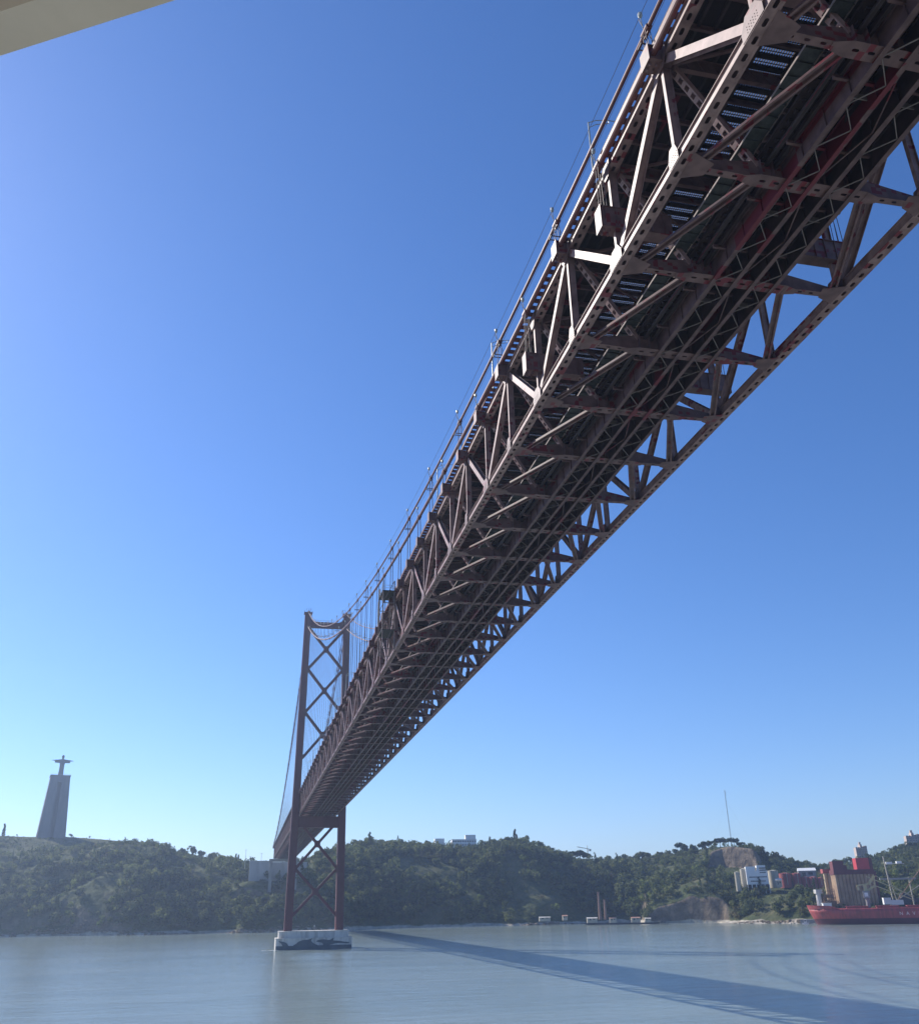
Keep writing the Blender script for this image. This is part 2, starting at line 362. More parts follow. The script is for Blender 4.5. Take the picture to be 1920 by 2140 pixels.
# cables
def cab_pts(fn, x, y0, y1, step=6):
    n = int((y1-y0)/step); return [(x, y0+(y1-y0)*i/n, fn(y0+(y1-y0)*i/n)) for i in range(n+1)]
for s in (-1, 1):
    for fn, r in ((zu, .18), (zl, .27)):
        b = MB()
        b.tube(cab_pts(fn, s*CX_, Y0, YT), r, 10); b.tube(cab_pts(fn, s*CX_, YT, Y1+22), r, 10)
        for k in range(K0, K1):   # cable bands and their sockets
            if (k % 2 == 1) == (fn is zu):
                y = k*P; d = Vector((0, 1, (fn(y+1)-fn(y-1))/2)).normalized(); c = Vector((s*CX_, y, fn(y)))
                b.tube([c-d*.55, c+d*.55], r+.11, 10); b.bar(c-d*.4, c+d*.4, .16, .9)
        b.obj('main_cable', M_RED, bridge)
        b = MB()
        for o in (-.55, .55):     # hand ropes on stanchions
            for a0, a1 in ((Y0, YT), (YT, Y1)):
                b.tube([(x+o, y, z+1.25) for x, y, z in cab_pts(fn, s*CX_, a0, a1, 12)], .022, 4)
            for k in range(K0, K1):
                if (k % 2 == 1) == (fn is zu):
                    y = k*P; z = fn(y); b.tube([(s*CX_+o*.3, y, z+r), (s*CX_+o, y, z+1.3)], .03, 5)
        b.obj('hand_rope', M_ROPE, bridge)
        b = MB()
        for k in range(K0, K1):   # marker lamps on the cable bands
            if (k % 2 == 1) == (fn is zu):
                y = k*P; z = fn(y); b.tube([(s*CX_-.25, y, z+.2), (s*CX_-.35, y, z+1.55)], .04, 6)
                b.tube([(s*CX_-.35, y, z+1.5), (s*CX_-.35, y, z+1.7), (s*CX_-.35, y, z+2.0), (s*CX_-.35, y, z+2.1)], [.09, .2, .2, .08], 8)
        b.obj('cable_marker_lamps', M_GALV, bridge)['kind'] = 'stuff'
def b_hang(b, k, s):
    y = k*P; up = k % 2 == 1; z1 = (zu if up else zl)(y); z0 = 75.4 if k in LOWK else 81.2
    if z1 < z0+.4: return
    for ox in (-.27, .27):
        for oy in (-.25, .25):
            b.tube([(s*CX_+ox, y+oy, z0), (s*CX_+ox*(.7), y+oy, z1)], .036, 5, False)
    if up and zl(y)+1.6 < z1-1:
        z = zl(y)+1.3
        for oy in (-.3, .3): b.bar((s*CX_-.8, y+oy, z), (s*CX_+.8, y+oy, z), .07, .1)
        for ox in (-.8, .8):
            b.bar((s*CX_+ox, y-.34, z), (s*CX_+ox, y+.34, z), .07, .1)
            b.tube([(s*CX_+ox, y, z), (s*CX_+ox*.2, y, min(z1-.3, z+2.6))], .03, 5)
hk = [(k, s) for k in range(K0, K1) if k != KT for s in (-1, 1)]
cacheless = sorted(hk, key=lambda a: (abs(a[0]-2), a[1]))
for k, s in cacheless[:100]:
    b = MB(); b_hang(b, k, s)
    if b.v: b.obj('hanger', M_ROPE, bridge)
b = MB()
for k, s in cacheless[100:]: b_hang(b, k, s)
b.obj('hanger', M_ROPE, bridge)['kind'] = 'stuff'

# road deck
b = MB()
for x0, x1 in ((-10.4, -3.2), (-.1, 10.4)): b.box(x0, x1, Y0, Y1, 81.55, 81.8)
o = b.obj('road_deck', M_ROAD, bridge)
b = MB()
n = int((Y1-Y0)/1.06)
for x0, x1 in ((-3.2, -.1),):
    for i in range(n): b.box(x0+.002, x1-.002, Y0+i*1.06, Y0+i*1.06+.45, 81.56, 81.78)
    for j in range(1, 14): b.box(x0+j*(x1-x0)/14-.018, x0+j*(x1-x0)/14+.018, Y0, Y1, 81.57, 81.77)
    for i in range(n): b.box(x0+.002, x1-.002, Y0+i*1.06+.74, Y0+i*1.06+.78, 81.61, 81.69)
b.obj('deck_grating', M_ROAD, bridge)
b = MB()
for x in (-9, -7.6, -6.2, -4.8, -3.35, 0.05, 1.8, 3.3, 4.8, 6.2, 7.6, 9):
    b.hbeam((x, Y0, 81.38), (x, Y1, 81.38), .3, .25, (0, 0, 1), .03)
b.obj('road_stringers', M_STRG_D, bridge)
for s in (-1, 1):
    b = MB(); x0, x1 = sorted((s*11.5, s*11.64))
    b.box(x0, x1, Y0, Y1, 81.45, 81.85)
    n = int((Y1-Y0)/1.279)
    for i in range(n):
        y = Y0+(i+.5)*1.279
        xa, xb = sorted((s*10.4, s*11.5)); b.box(xa, xb, y-.22, y+.22, 81.4, 81.7)
    b.obj('deck_edge', M_RED, bridge)
    b = MB()
    for i in range(n):
        y = Y0+i*1.279
        b.box(s*11.3-.035, s*11.3+.035, y-.035, y+.035, 81.7, 82.7)
    for z in (82.1, 82.4, 82.7): b.bar((s*11.3, Y0, z), (s*11.3, Y1, z), .035, .045)
    b.obj('railing', M_DULL, bridge)

# rail deck hung in the middle of the truss
for x in (-2.15, -.15, 1.6, 3.6):
    b = MB(); b.hbeam((x, Y0, 70.0), (x, Y1, 70.0), 1.9, .34, (0, 0, 1), .05)
    for k in range(K0*4, K1*4): b.box(x-.15, x+.15, k*P/4-.02, k*P/4+.02, 69.1, 70.9)
    b.obj('rail_stringer', M_STRG if x < -2 else M_STRG_D, bridge)  # outer stringer stays lighter to paint in bounced light, inner ones darker
    b = MB(); b.box(x-.19, x+.19, Y0, Y1, 69.0, 69.046); b.obj('flange_plate', M_STRG, bridge)
for xa, xb in ((-2.15, -.15), (1.6, 3.6)):
    b = MB()
    for k in range(K0*3, K1*3):
        y = k*P/3
        b.bar((xa+.15, y, 69.16), (xb-.15, y+P/6, 69.16), .07, .07); b.bar((xb-.15, y+P/6, 69.16), (xa+.15, y+P/3, 69.16), .07, .07)
        if k % 3 == 1: b.bar((xa, y, 70.2), (xb, y, 70.2), .08, .5)
    b.obj('track_lacing', M_DULL, bridge)
b = MB(); b.box(-4.2, 4.7, Y0, Y1, 71.2, 71.45)
n = int((Y1-Y0)/.9)
for i in range(n): b.box(-3.9, 4.4, Y0+i*.9, Y0+i*.9+.3, 71.0, 71.2)
b.obj('rail_deck', M_DARK, bridge)
b = MB()
for x, w_, z0, z1 in ((-3.55, .34, 70.55, 71.0), (-2.85, .26, 70.4, 71.0), (4.6, .3, 70.2, 71.2)):
    b.box(x-w_/2, x+w_/2, Y0, Y1, z0, z0+.05); b.box(x-.03, x+.03, Y0, Y1, z0, z1)
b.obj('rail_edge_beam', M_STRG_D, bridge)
b = MB(); b.box(-5.55, -4.25, Y0, Y1, 72.0, 72.05)
for i in range(int((Y1-Y0)/1.15)): b.box(-5.55, -4.25, Y0+i*1.15, Y0+i*1.15+.06, 71.86, 72.0)
b.obj('service_walkway', M_GRATE, bridge)
b = MB()
for x in (-5.62, -4.2): b.box(x-.025, x+.025, Y0, Y1, 71.92, 72.1)
b.obj('walkway_rail', M_DULL, bridge)

# secondary steel: rail deck hanger frames, light longitudinals, intermediate cross beams
for x in (-1.15, .7, 2.6):
    b = MB(); b.box(x-.10, x+.10, Y0, Y1, 70.1, 70.16); b.box(x-.02, x+.02, Y0, Y1, 70.16, 71.0); b.obj('rail_bearer', M_STRG, bridge)
def b_mid(b, k, s):
    for f in (.25, .5, .75): b.hbeam((-10.2, (k+f)*P, 81.1), (10.2, (k+f)*P, 81.1), .55, .22, (0, 0, 1), .03)
def b_mid2(b, k, s):
    y = k*P
    for f in (.25, .75): b.bar((-3.4, y+f*P, 70.4), (4.9, y+f*P, 70.4), .22, .3)
    b.bar((-.0, y+.6, 69.3), (1.45, y+P/2, 69.3), .09, .09); b.bar((1.45, y+P/2, 69.3), (0, y+P-.6, 69.3), .09, .09)
repeats('intermediate_beam', [(k, 0) for k in range(K0, K1)], b_mid, M_STRG)
repeats('track_cross_beam', [(k, 0) for k in range(K0, K1)], b_mid2, M_STRG)

# tower
tower = bpy.data.objects.new('tower', None); COL.objects.link(tower); tower.parent = bridge
tower['label'] = 'slender red steel tower with stacked cross bracing'
xi = lambda z: 11.75+(10.05-11.75)*(z-9)/180.; xo = lambda z: 16.0+(14.1-16.0)*(z-9)/180.
for s in (-1, 1):
    b = MB(); L_ = []
    zs = [8.9, 60, 120, 188.8]
    for z in zs:
        d = 3.2-.9*(z-9)/180; c = .55
        a, e = xi(z), xo(z)
        L_.append([(s*a, YT-d+c), (s*(a+c), YT-d), (s*(e-c), YT-d), (s*e, YT-d+c), (s*e, YT+d-c), (s*(e-c), YT+d), (s*(a+c), YT+d), (s*a, YT+d-c)])
    vs_ = [(x, y, z) for ring, z in zip(L_, zs) for x, y in ring]; fs_ = []
    for i in range(3):
        for k in range(8): fs_.append((i*8+k, i*8+(k+1) % 8, (i+1)*8+(k+1) % 8, (i+1)*8+k))
    fs_ += [tuple(range(8)), tuple(range(24, 32))]
    b.add(vs_, fs_)
    for z in range(14, 186, 6):   # plate seams
        d = 3.2-.9*(z-9)/180
        b.box(min(s*xi(z), s*xo(z))+.5, max(s*xi(z), s*xo(z))-.5, YT-d-.05, YT-d, z, z+.18)
    b.box(s*12.1-2.6, s*12.1+2.6, YT-2.9, YT+2.9, 188.8, 189.1)
    b.obj('leg', M_TOWER, tower)
    b = MB(); x = s*CX_
    b.prism([(YT-2.4, 189.1), (YT+2.4, 189.1), (YT+1.6, 190.3), (YT, 190.9), (YT-1.6, 190.3)], 'x', x-.7, x+.7)
    b.obj('saddle', M_RED, tower)
    b = MB()
    for ox in (-2.4, 2.4):
        for oy in (-2.7, 0, 2.7): b.tube([(s*12.1+ox, YT+oy, 189.1), (s*12.1+ox, YT+oy, 190.4)], .05, 5)
        for z in (189.8, 190.4): b.bar((s*12.1+ox, YT-2.7, z), (s*12.1+ox, YT+2.7, z), .06, .06)
    for ox in (-1.2, .3, 1.5): b.tube([(s*12.1+ox, YT-1, 190), (s*12.1+ox, YT-1, 192.2+ox*.3)], .07, 5); b.bar((s*12.1+ox-.5, YT-1, 191.6), (s*12.1+ox+.5, YT-1, 191.6), .1, .1)
    b.obj('top_railing', M_ROPE, tower)
def fillet(b, p, d1, d2, r, y0, y1):
    p = Vector(p); pts = [p]
    for i in range(7):
        t = i/6; a = p+d1*r; c = p+d2*r; m_ = p+(d1+d2)*r*.16
        pts.append(a*(1-t)**2+m_*2*t*(1-t)+c*t*t)
    b.prism([(q.x, q.z) for q in pts], 'y', y0, y1)
def xbrace(z0, z1, th=1.5):
    b = MB(); a0, a1 = xi(z0)+.2, xi(z1)+.2
    p = [Vector((-a0, YT, z0)), Vector((a0, YT, z0)), Vector((a1, YT, z1)), Vector((-a1, YT, z1))]
    b.bar(p[0], p[2], 2.0, th, (0, 1, 0)); b.bar(p[1], p[3], 1.98, th, (0, 1, 0))
    t = a0/(a0+a1); c = p[0].lerp(p[2], t)
    D = [(q-c).normalized() for q in p]
    for i in range(4): fillet(b, c, D[i], D[(i+1) % 4], 3.6, YT-.985, YT+.985)
    for i, q in enumerate(p):
        d = (c-q).normalized(); vz = Vector((0, 0, 1 if i < 2 else -1))
        fillet(b, q-vz*.2, d, vz, 3.4, YT-.98, YT+.98)
        fillet(b, q+vz*.2, d, -vz, 2.2, YT-.975, YT+.975)
    b.obj('cross_brace', M_TOWER, tower)
for z0, z1 in ((153.6, 178.8), (127.3, 153.6), (100.6, 127.3), (40.3, 66.0), (16.4, 40.3)): xbrace(z0, z1)
b = MB(); b.box(-10.25, 10.25, YT-1.5, YT+1.5, 180.0, 183.4)
for s in (-1, 1): b.prism([(s*10.3, 183.4), (s*6.8, 183.4), (s*9.0, 184.4), (s*10.2, 186.5)], 'y', YT-1.2, YT+1.2)
for i in range(12): b.tube([(-9+i*1.64, YT-1.4, 183.4), (-9+i*1.64, YT-1.4, 184.5)], .05, 4)
b.bar((-9, YT-1.4, 184.5), (9, YT-1.4, 184.5), .08, .08)
b.obj('portal_beam', M_TOWER, tower)
b = MB(); b.box(-11.5, 11.5, YT-1.9, YT+1.9, 62.4, 67.6); b.box(-11.4, 11.4, YT-2.2, YT+2.2, 67.6, 68.0); b.box(-11.4, 11.4, YT-2.2, YT+2.2, 62.0, 62.4)
for i in range(-5, 6): b.box(i*2-.06, i*2+.06, YT-2.1, YT-1.9, 62.4, 67.6)
b.obj('deck_strut', M_TOWER, tower)

# concrete pier with its painted mural
pier = thing('tower_pier', 'pale concrete bridge pier with dolphin mural standing in the river', 'bridge pier', (0, YT, 0))
b = MB()
def rrect(hx, hy, c): return [(-hx+c, -hy), (hx-c, -hy), (hx, -hy+c), (hx, hy-c), (hx-c, hy), (-hx+c, hy), (-hx, hy-c), (-hx, -hy+c)]
b.prism(rrect(20.2, 9.5, .4), 'z', -3, 5.3); b.prism(rrect(20.4, 9.7, .4), 'z', 5.3, 5.6); b.obj('fender_block', M_CONC, pier)
b = MB()
b.prism(rrect(18.7, 7.2, 1.0), 'z', 5.6, 8.6); b.prism(rrect(18.9, 7.4, 1.0), 'z', 8.6, 8.9)
b.box(-.25, .25, -7.55, -7.2, 5.6, 8.6); b.obj('plinth_block', M_CONC, pier)
b = MB(); yf = -9.5
b.prism([(-20.1, -1), (20.1, -1), (20.1, 1.9), (-20.1, 1.9)], 'y', yf-.05, yf-.003); b.obj('dark_band', M_MURAL, pier)
mx = lambda x: (x-752)/382*20.1
mz = lambda y: (1872-y)/122*5.4
def smooth_poly(p):
    out = []; n_ = len(p)
    for i in range(n_):
        p0, p1, p2, p3 = (np.array(p[(i+j-1) % n_], float) for j in range(4))
        for t in (0, .25, .5, .75):
            out.append(tuple(.5*((2*p1)+(p2-p0)*t+(2*p0-5*p1+4*p2-p3)*t*t+(3*p1-p0-3*p2+p3)*t**3)))
    return out
def mural(poly):
    poly = smooth_poly(poly); b = MB(); b.prism([(mx(x), mz(y)) for x, y in poly], 'y', yf-.09, yf-.055); b.obj('mural_animal', M_MURAL, pier)
mural([(395, 1775), (420, 1778), (450, 1785), (478, 1800), (492, 1830), (440, 1830), (425, 1805)])
mural([(555, 1830), (572, 1808), (598, 1784), (640, 1768), (690, 1765), (735, 1750), (722, 1772), (735, 1795), (760, 1815), (775, 1830)])
mural([(772, 1786), (800, 1770), (850, 1766), (905, 1774), (948, 1752), (946, 1780), (1000, 1786), (1060, 1798), (1108, 1804), (1095, 1818), (1050, 1814), (980, 1812), (900, 1830), (850, 1830), (835, 1806), (800, 1796)])
b = MB(); b.tube([(0, -6.6, 8.9), (0, -6.6, 10.6)], .08, 6); b.tube([(0, -6.6, 10.6), (0, -6.6, 11.6), (0, -6.6, 11.7)], [.35, .3, .05], 10); b.obj('marker_light', M_GALV, pier)
b = MB()
for i in range(40):
    a = random.random(); b.prism([(-20.4-a*5+random.uniform(-1.5, 1.5)+math.cos(t)*random.uniform(.3, 1.6), -9.9-a*1.0+random.uniform(-1, 1)+math.sin(t)*random.uniform(.2, .6)) for t in (0, 1, 2, 3, 4, 5)], 'z', .03, .06+i*.0005)
o = b.obj('wake_foam', M_FOAM, None, loc=(0, YT, 0)); tag(o, 'white water churned up at the foot of the bridge pier', 'foam', kind='stuff')

# deck lamps
def lamp_proto():
    t = thing('road_lamp', 'tall road lamp on the bridge edge nearest the camera', 'street lamp', (0, 0, 0), 0, 'road lamps along the bridge edge')
    b = MB(); b.tube([(0, 0, 0), (0, 0, 1.2), (0, 0, 8.3)], [.16, .13, .08], 8); b.obj('pole', M_GALV, t)
    b = MB()
    b.tube([(0, 0, 8.25), (.8, 0, 8.75), (2.2, 0, 9.05), (3.6, 0, 9.1)], .05, 6); b.tube([(0, 0, 7.6), (.8, 0, 8.2), (2.2, 0, 8.65)], .045, 6)
    b.bar((2.2, 0, 8.6), (2.2, 0, 9.05), .06, .06); b.obj('bracket_arm', M_GALV, t)
    b = MB(); b.prism([(3.4, 9.0), (4.5, 9.05), (4.45, 9.2), (3.5, 9.25)], 'y', -.14, .14); b.obj('lamp_head', M_GALV, t)
    return t
ordn = ['nearest the camera', 'second from the camera', 'third from the camera', 'fourth from the camera', 'fifth from the camera', 'sixth from the camera', 'seventh from the camera', 'eighth from the camera', 'ninth from the camera', 'tenth from the camera', 'eleventh from the camera', 'twelfth from the camera']
lp = lamp_proto(); lp.location = (-10.75, 26.5, 81.75)
for i in range(1, 12):
    if i != 3: dup(lp, (-10.75, 26.5+38.3*i, 81.75), 0, 'tall road lamp on the bridge edge, %s' % ordn[i])
# inspection gantry hung on the side of the truss
g = thing('inspection_gantry', 'grey green maintenance gantry hanging off the side of the bridge truss', 'gantry', (-12.9, 148, 68.5))
b = MB()
for x in (-1.3, 1.1):
    for y in (-3, 3): b.bar((x, y, 0), (x, y, 15), .22, .22)
for y in (-3, 3):
    for z in (0, 5, 10): b.bar((-1.3, y, z), (1.1, y, z+5), .12, .12); b.bar((-1.3, y, z), (1.1, y, z), .14, .14)
for x in (-1.3, 1.1):
    for z in (0, 5, 10): b.bar((x, -3, z), (x, 3, z+5), .12, .12)
b.obj('frame', M_DULL, g)
b = MB(); b.box(-1.5, 1.3, -3.2, 3.2, 12.6, 12.75); b.box(-1.5, 1.3, -3.2, 3.2, 4.0, 4.15); b.obj('platform', M_GRATE, g)
b = MB()
for z in (13.3, 13.9): b.bar((-1.45, -3.15, z), (-1.45, 3.15, z), .06, .06); b.bar((-1.45, -3.15, z), (1.2, -3.15, z), .06, .06)
b.obj('guard_rail', M_GALV, g)

# south end: pier under the end of the side span and the anchorage block
ap = thing('approach_pier', 'tall dark concrete pier under the far end of the bridge', 'bridge pier', (0, 992, 0))
for s in (-1, 1):
    b = MB(); b.prism([(s*13-1.9, 0), (s*13+1.9, 0), (s*13+1.5, 68.4), (s*13-1.5, 68.4)], 'y', -2, 2); b.obj('column', M_CONC_G, ap)
b = MB(); b.box(-15, 15, -2.2, 2.2, 66.5, 69.2); b.obj('cross_head', M_CONC_G, ap)
an = thing('anchorage_block', 'large white anchorage building where the bridge meets the wooded hill', 'building', (0, 1006, 40))
b = MB(); b.box(-35, -11.5, 0, 26, 0, 27.7); b.box(11.5, 25.5, 0, 26, 0, 26.2); b.box(-11.5, 11.5, 3, 26, 0, 27); b.obj('wall', M_ANCH, an)
b = MB(); b.box(-35.3, -11.2, -.3, 26.3, 27.7, 28.2); b.box(11.2, 25.8, -.3, 26.3, 26.2, 26.7); b.obj('parapet', M_ANCH, an)
for (px, y0, y1, lb) in ((512.5, 1777, 1800, 'thin pale pole on the hill left of the anchorage building'), (545.5, 1784, 1802, 'thin pale pole behind the anchorage building roof')):
    p0 = at(px, y1, 1075); p1 = at(px, y0, 1075); b = MB(); h = p1[2]-p0[2]+8
    b.tube([(0, 0, 0), (0, 0, h)], [.3, .15], 6); b.bar((-1.2, 0, h), (1.2, 0, h), .3, .3); o = b.obj('light_pole', M_GALV, None, loc=(p0[0], p0[1], p0[2]-8)); tag(o, lb, 'pole')

# ================================================================== WATER, SHORE AND HILLS
def water_mat():
    M = bpy.data.materials.new('river_water'); M.use_nodes = True
    n = M.node_tree; b = n.nodes['Principled BSDF']; L = n.links.new
    b.inputs['Roughness'].default_value = .12; b.inputs['IOR'].default_value = 1.33
    geo = n.nodes.new('ShaderNodeNewGeometry')
    def noise(scale, sx, sy, det, rot=.35):
        mp = n.nodes.new('ShaderNodeMapping'); mp.inputs['Scale'].default_value = (sx, sy, 1); mp.inputs['Rotation'].default_value = (0, 0, rot)
        L(geo.outputs['Position'], mp.inputs[0]); z = n.nodes.new('ShaderNodeTexNoise'); z.inputs['Scale'].default_value = scale; z.inputs['Detail'].default_value = det
        z.inputs['Roughness'].default_value = .6; L(mp.outputs[0], z.inputs['Vector']); return z
    silt = noise(.012, 1, 2.2, 4)
    r = n.nodes.new('ShaderNodeValToRGB'); r.color_ramp.elements[0].position = .3; r.color_ramp.elements[1].position = .7
    r.color_ramp.elements[0].color = (.21, .265, .25, 1); r.color_ramp.elements[1].color = (.26, .31, .285, 1)
    L(silt.outputs[0], r.inputs[0]); L(r.outputs[0], b.inputs['Base Color'])
    a = noise(.45, .7, 1.3, 7); c = noise(2.0, .8, 1.2, 3, -.2)
    ad0 = n.nodes.new('ShaderNodeMath'); ad0.operation = 'MULTIPLY_ADD'; ad0.inputs[1].default_value = .35; L(c.outputs[0], ad0.inputs[0]); L(a.outputs[0], ad0.inputs[2])
    e_ = noise(.11, .45, 1.5, 3, -.08); ad = n.nodes.new('ShaderNodeMath'); ad.operation = 'MULTIPLY_ADD'; ad.inputs[1].default_value = 1.7; L(e_.outputs[0], ad.inputs[0]); L(ad0.outputs[0], ad.inputs[2])
    lane = noise(.02, .35, 2.2, 5, .12); mr = n.nodes.new('ShaderNodeMapRange'); mr.inputs['From Min'].default_value = .35; mr.inputs['From Max'].default_value = .65
    mr.inputs['To Min'].default_value = .08; mr.inputs['To Max'].default_value = .13; L(lane.outputs[0], mr.inputs['Value']); L(mr.outputs[0], b.inputs['Roughness'])
    bp = n.nodes.new('ShaderNodeBump'); bp.inputs['Strength'].default_value = .30; bp.inputs['Distance'].default_value = .55
    L(ad.outputs[0], bp.inputs['Height']); L(bp.outputs[0], b.inputs['Normal'])
    return M
b = MB(); b.add([(-2500, -1500, 0), (3000, -1500, 0), (3000, 4000, 0), (-2500, 4000, 0)], [(0, 1, 2, 3)])
o = b.obj('river_water', water_mat()); o['kind'] = 'structure'; o['label'] = 'wide grey green river with small ripples'

def yz(x, d, z):
    """source y at which height z shows at map distance d"""
    lo, hi = 0., 2140.
    for _ in range(40):
        m_ = (lo+hi)/2
        if at(x, m_, d)[2] > z: lo = m_
        else: hi = m_
    return (lo+hi)/2
def wz(x, d, z): return at(x*S, yz(x*S, d, z), d)
FT = [0, .03, .10, .25, .45, .65, .85, 1.0]
def auto(x, ys, yc, dc, drop=5.5, fz=(0, .025, .17, .40, .64, .82, .94, 1), shift=0):
    p = atz(x*S, ys*S); ds = math.hypot(*(p-CAM)[:2])
    top = at(x*S, yc*S, dc); zc = top[2]-drop
    return [p] + [wz(x, ds+(dc-ds)*t, zc*f) for t, f in list(zip(FT, fz))[1:]]
def cust(x, ys, pts, drop=4.5):
    out = [atz(x*S, ys*S)]
    for i, (d, y) in enumerate(pts):
        q = at(x*S, y*S, d)
        if i == len(pts)-1: q = q-np.array([0, 0, drop])
        out.append(q)
    return out
steep = (0, .03, .22, .45, .66, .82, .93, 1)
cols = [(-160, auto(-160, 1861, 1652, 1330, 1.5, steep)), (0, auto(0, 1857, 1654, 1330, 1.5, steep)), (60, auto(60, 1856, 1656, 1330, 1.5, steep)), (130, auto(130, 1855, 1656, 1330, 1.5, steep)),
        (200, auto(200, 1854, 1660, 1320, 2.0, steep)), (250, auto(250, 1853.5, 1664, 1310, 2.5, steep)), (300, auto(300, 1853, 1670, 1290, 3, steep)), (350, auto(350, 1852, 1681, 1270, 5)),
        (400, auto(400, 1850.5, 1691, 1250, 5)), (440, auto(440, 1849.5, 1702, 1230, 5)), (480, auto(480, 1849, 1710, 1200, 5)), (545, auto(545, 1847.5, 1712, 1180, 5)),
        (600, auto(600, 1846, 1700, 1190)), (640, auto(640, 1845, 1686, 1210)), (690, auto(690, 1843, 1673, 1220)), (740, auto(740, 1841.5, 1665, 1230)), (800, auto(800, 1840, 1668, 1240)),
        (860, auto(860, 1838.5, 1673, 1250)), (910, auto(910, 1837.5, 1674, 1255)), (950, auto(950, 1836.5, 1670, 1255)), (1000, auto(1000, 1835, 1667, 1260)), (1045, auto(1045, 1834, 1666, 1270)),
        (1075, auto(1075, 1833, 1675, 1270)), (1110, auto(1110, 1832, 1694, 1270, 3)), (1150, auto(1150, 1831, 1707, 1270, 3)), (1180, auto(1180, 1830.5, 1706, 1300)), (1215, auto(1215, 1830, 1700, 1320)),
        (1265, auto(1265, 1829.5, 1693, 1340)),
        (1283, cust(1283, 1829.5, [(1045, 1824), (1052, 1818), (1058, 1800), (1070, 1788), (1120, 1768), (1180, 1745), (1340, 1690)])),
        (1300, cust(1300, 1829.5, [(1045, 1824), (1060, 1817), (1060.5, 1782), (1074, 1776), (1110, 1764), (1180, 1735), (1340, 1688)])),
        (1350, cust(1350, 1830, [(1030, 1825), (1052, 1816), (1052.4, 1768), (1066, 1764), (1110, 1752), (1180, 1726), (1320, 1684)])),
        (1395, cust(1395, 1830, [(1020, 1825), (1042, 1815), (1042.4, 1757), (1054, 1754), (1110, 1742), (1190, 1720), (1290, 1674)])),
        (1404, cust(1404, 1830, [(1018, 1825), (1039, 1815), (1039.4, 1759), (1054, 1755), (1180, 1722), (1188, 1690), (1270, 1672)])),
        (1430, cust(1430, 1830, [(1010, 1825), (1034, 1813), (1035, 1772), (1054, 1765), (1184, 1724), (1186, 1682), (1260, 1671)])),
        (1445, cust(1445, 1830, [(1004, 1825), (1020, 1812), (1030, 1790), (1050, 1780), (1176, 1726), (1177, 1679), (1255, 1671)])),
        (1495, cust(1495, 1830, [(990, 1824), (1000, 1815), (1020, 1797), (1050, 1778), (1156, 1728), (1157, 1684), (1240, 1681)])),
        (1510, cust(1510, 1830, [(985, 1824), (995, 1814), (1015, 1793), (1040, 1776), (1100, 1755), (1160, 1722), (1240, 1690)])),
        (1545, cust(1545, 1830, [(975, 1823), (985, 1808), (1005, 1792), (1025, 1776), (1065, 1771), (1120, 1740), (1240, 1699)])),
        (1590, cust(1590, 1830, [(965, 1823), (975, 1808), (995, 1792), (1015, 1776), (1065, 1771), (1130, 1742), (1300, 1712)])),
        (1625, cust(1625, 1830, [(955, 1822), (965, 1810), (985, 1794), (1005, 1778), (1065, 1772), (1150, 1746), (1420, 1715)])),
        (1660, cust(1660, 1830, [(945, 1822), (985, 1816), (1010, 1800), (1030, 1785), (1080, 1772), (1200, 1745), (1500, 1709)])),
        (1700, cust(1700, 1830, [(940, 1822), (985, 1818), (1020, 1802), (1050, 1785), (1120, 1765), (1250, 1738), (1500, 1702)])),
        (1745, cust(1745, 1830, [(935, 1822), (985, 1818), (1020, 1802), (1050, 1782), (1120, 1760), (1250, 1725), (1480, 1692)])),
        (1780, cust(1780, 1830, [(930, 1822), (985, 1818), (1020, 1800), (1050, 1780), (1120, 1756), (1250, 1715), (1460, 1678)])),
        (1820, cust(1820, 1830, [(925, 1822), (985, 1818), (1020, 1800), (1050, 1780), (1120, 1752), (1250, 1710), (1450, 1672)])),
        (1980, cust(1980, 1830, [(905, 1822), (985, 1818), (1020, 1798), (1050, 1776), (1120, 1746), (1250, 1700), (1450, 1655)]))]
CXS = np.array([c[0] for c in cols], float); CP = np.array([c[1] for c in cols])      # (ncol, 8, 3)
SUB = 8; NX = 320
xs = np.linspace(-160, 1980, NX)
G = np.zeros((NX, 7*SUB+1+6, 3))
for i, x in enumerate(xs):
    j = min(max(int(np.searchsorted(CXS, x))-1, 0), len(CXS)-2); t = (x-CXS[j])/(CXS[j+1]-CXS[j])
    prof = CP[j]*(1-t)+CP[j+1]*t
    for k in range(7*SUB+1):
        a = min(k//SUB, 6); u = k/SUB-a; G[i, k] = prof[a]*(1-u)+prof[a+1]*u
    d = prof[7]-CAM; d[2] = 0; d /= np.linalg.norm(d)
    for k in range(6): G[i, 7*SUB+1+k] = prof[7]+d*(30+k*k*60)-np.array([0, 0, (k+1)*1.5+(k*k*2)])
gx, gy = G[..., 0], G[..., 1]
def fnoise(x, y):
    v = 0
    for f, a, p1, p2 in ((.0075, 1.2, 5.3, 2.1), (.013, 1, .3, 1.1), (.029, .55, 2.1, .4), (.061, .3, 4.2, 3.3), (.12, .14, 1.7, 5.1)):
        v = v + a*np.sin(x*f+p1+1.7*np.sin(y*f*.8+p2))*np.cos(y*f*1.1+p2+1.3*np.sin(x*f*.9+p1))
    return v
tt = np.clip(np.arange(G.shape[1])/(7*SUB), 0, 1)
env = np.sin(np.pi*tt)**.8*22*np.clip(1.02-tt, 0, 1)
G[..., 2] += fnoise(gx, gy)*env[None, :]*np.clip((1530-xs)/60, .12, 1)[:, None]
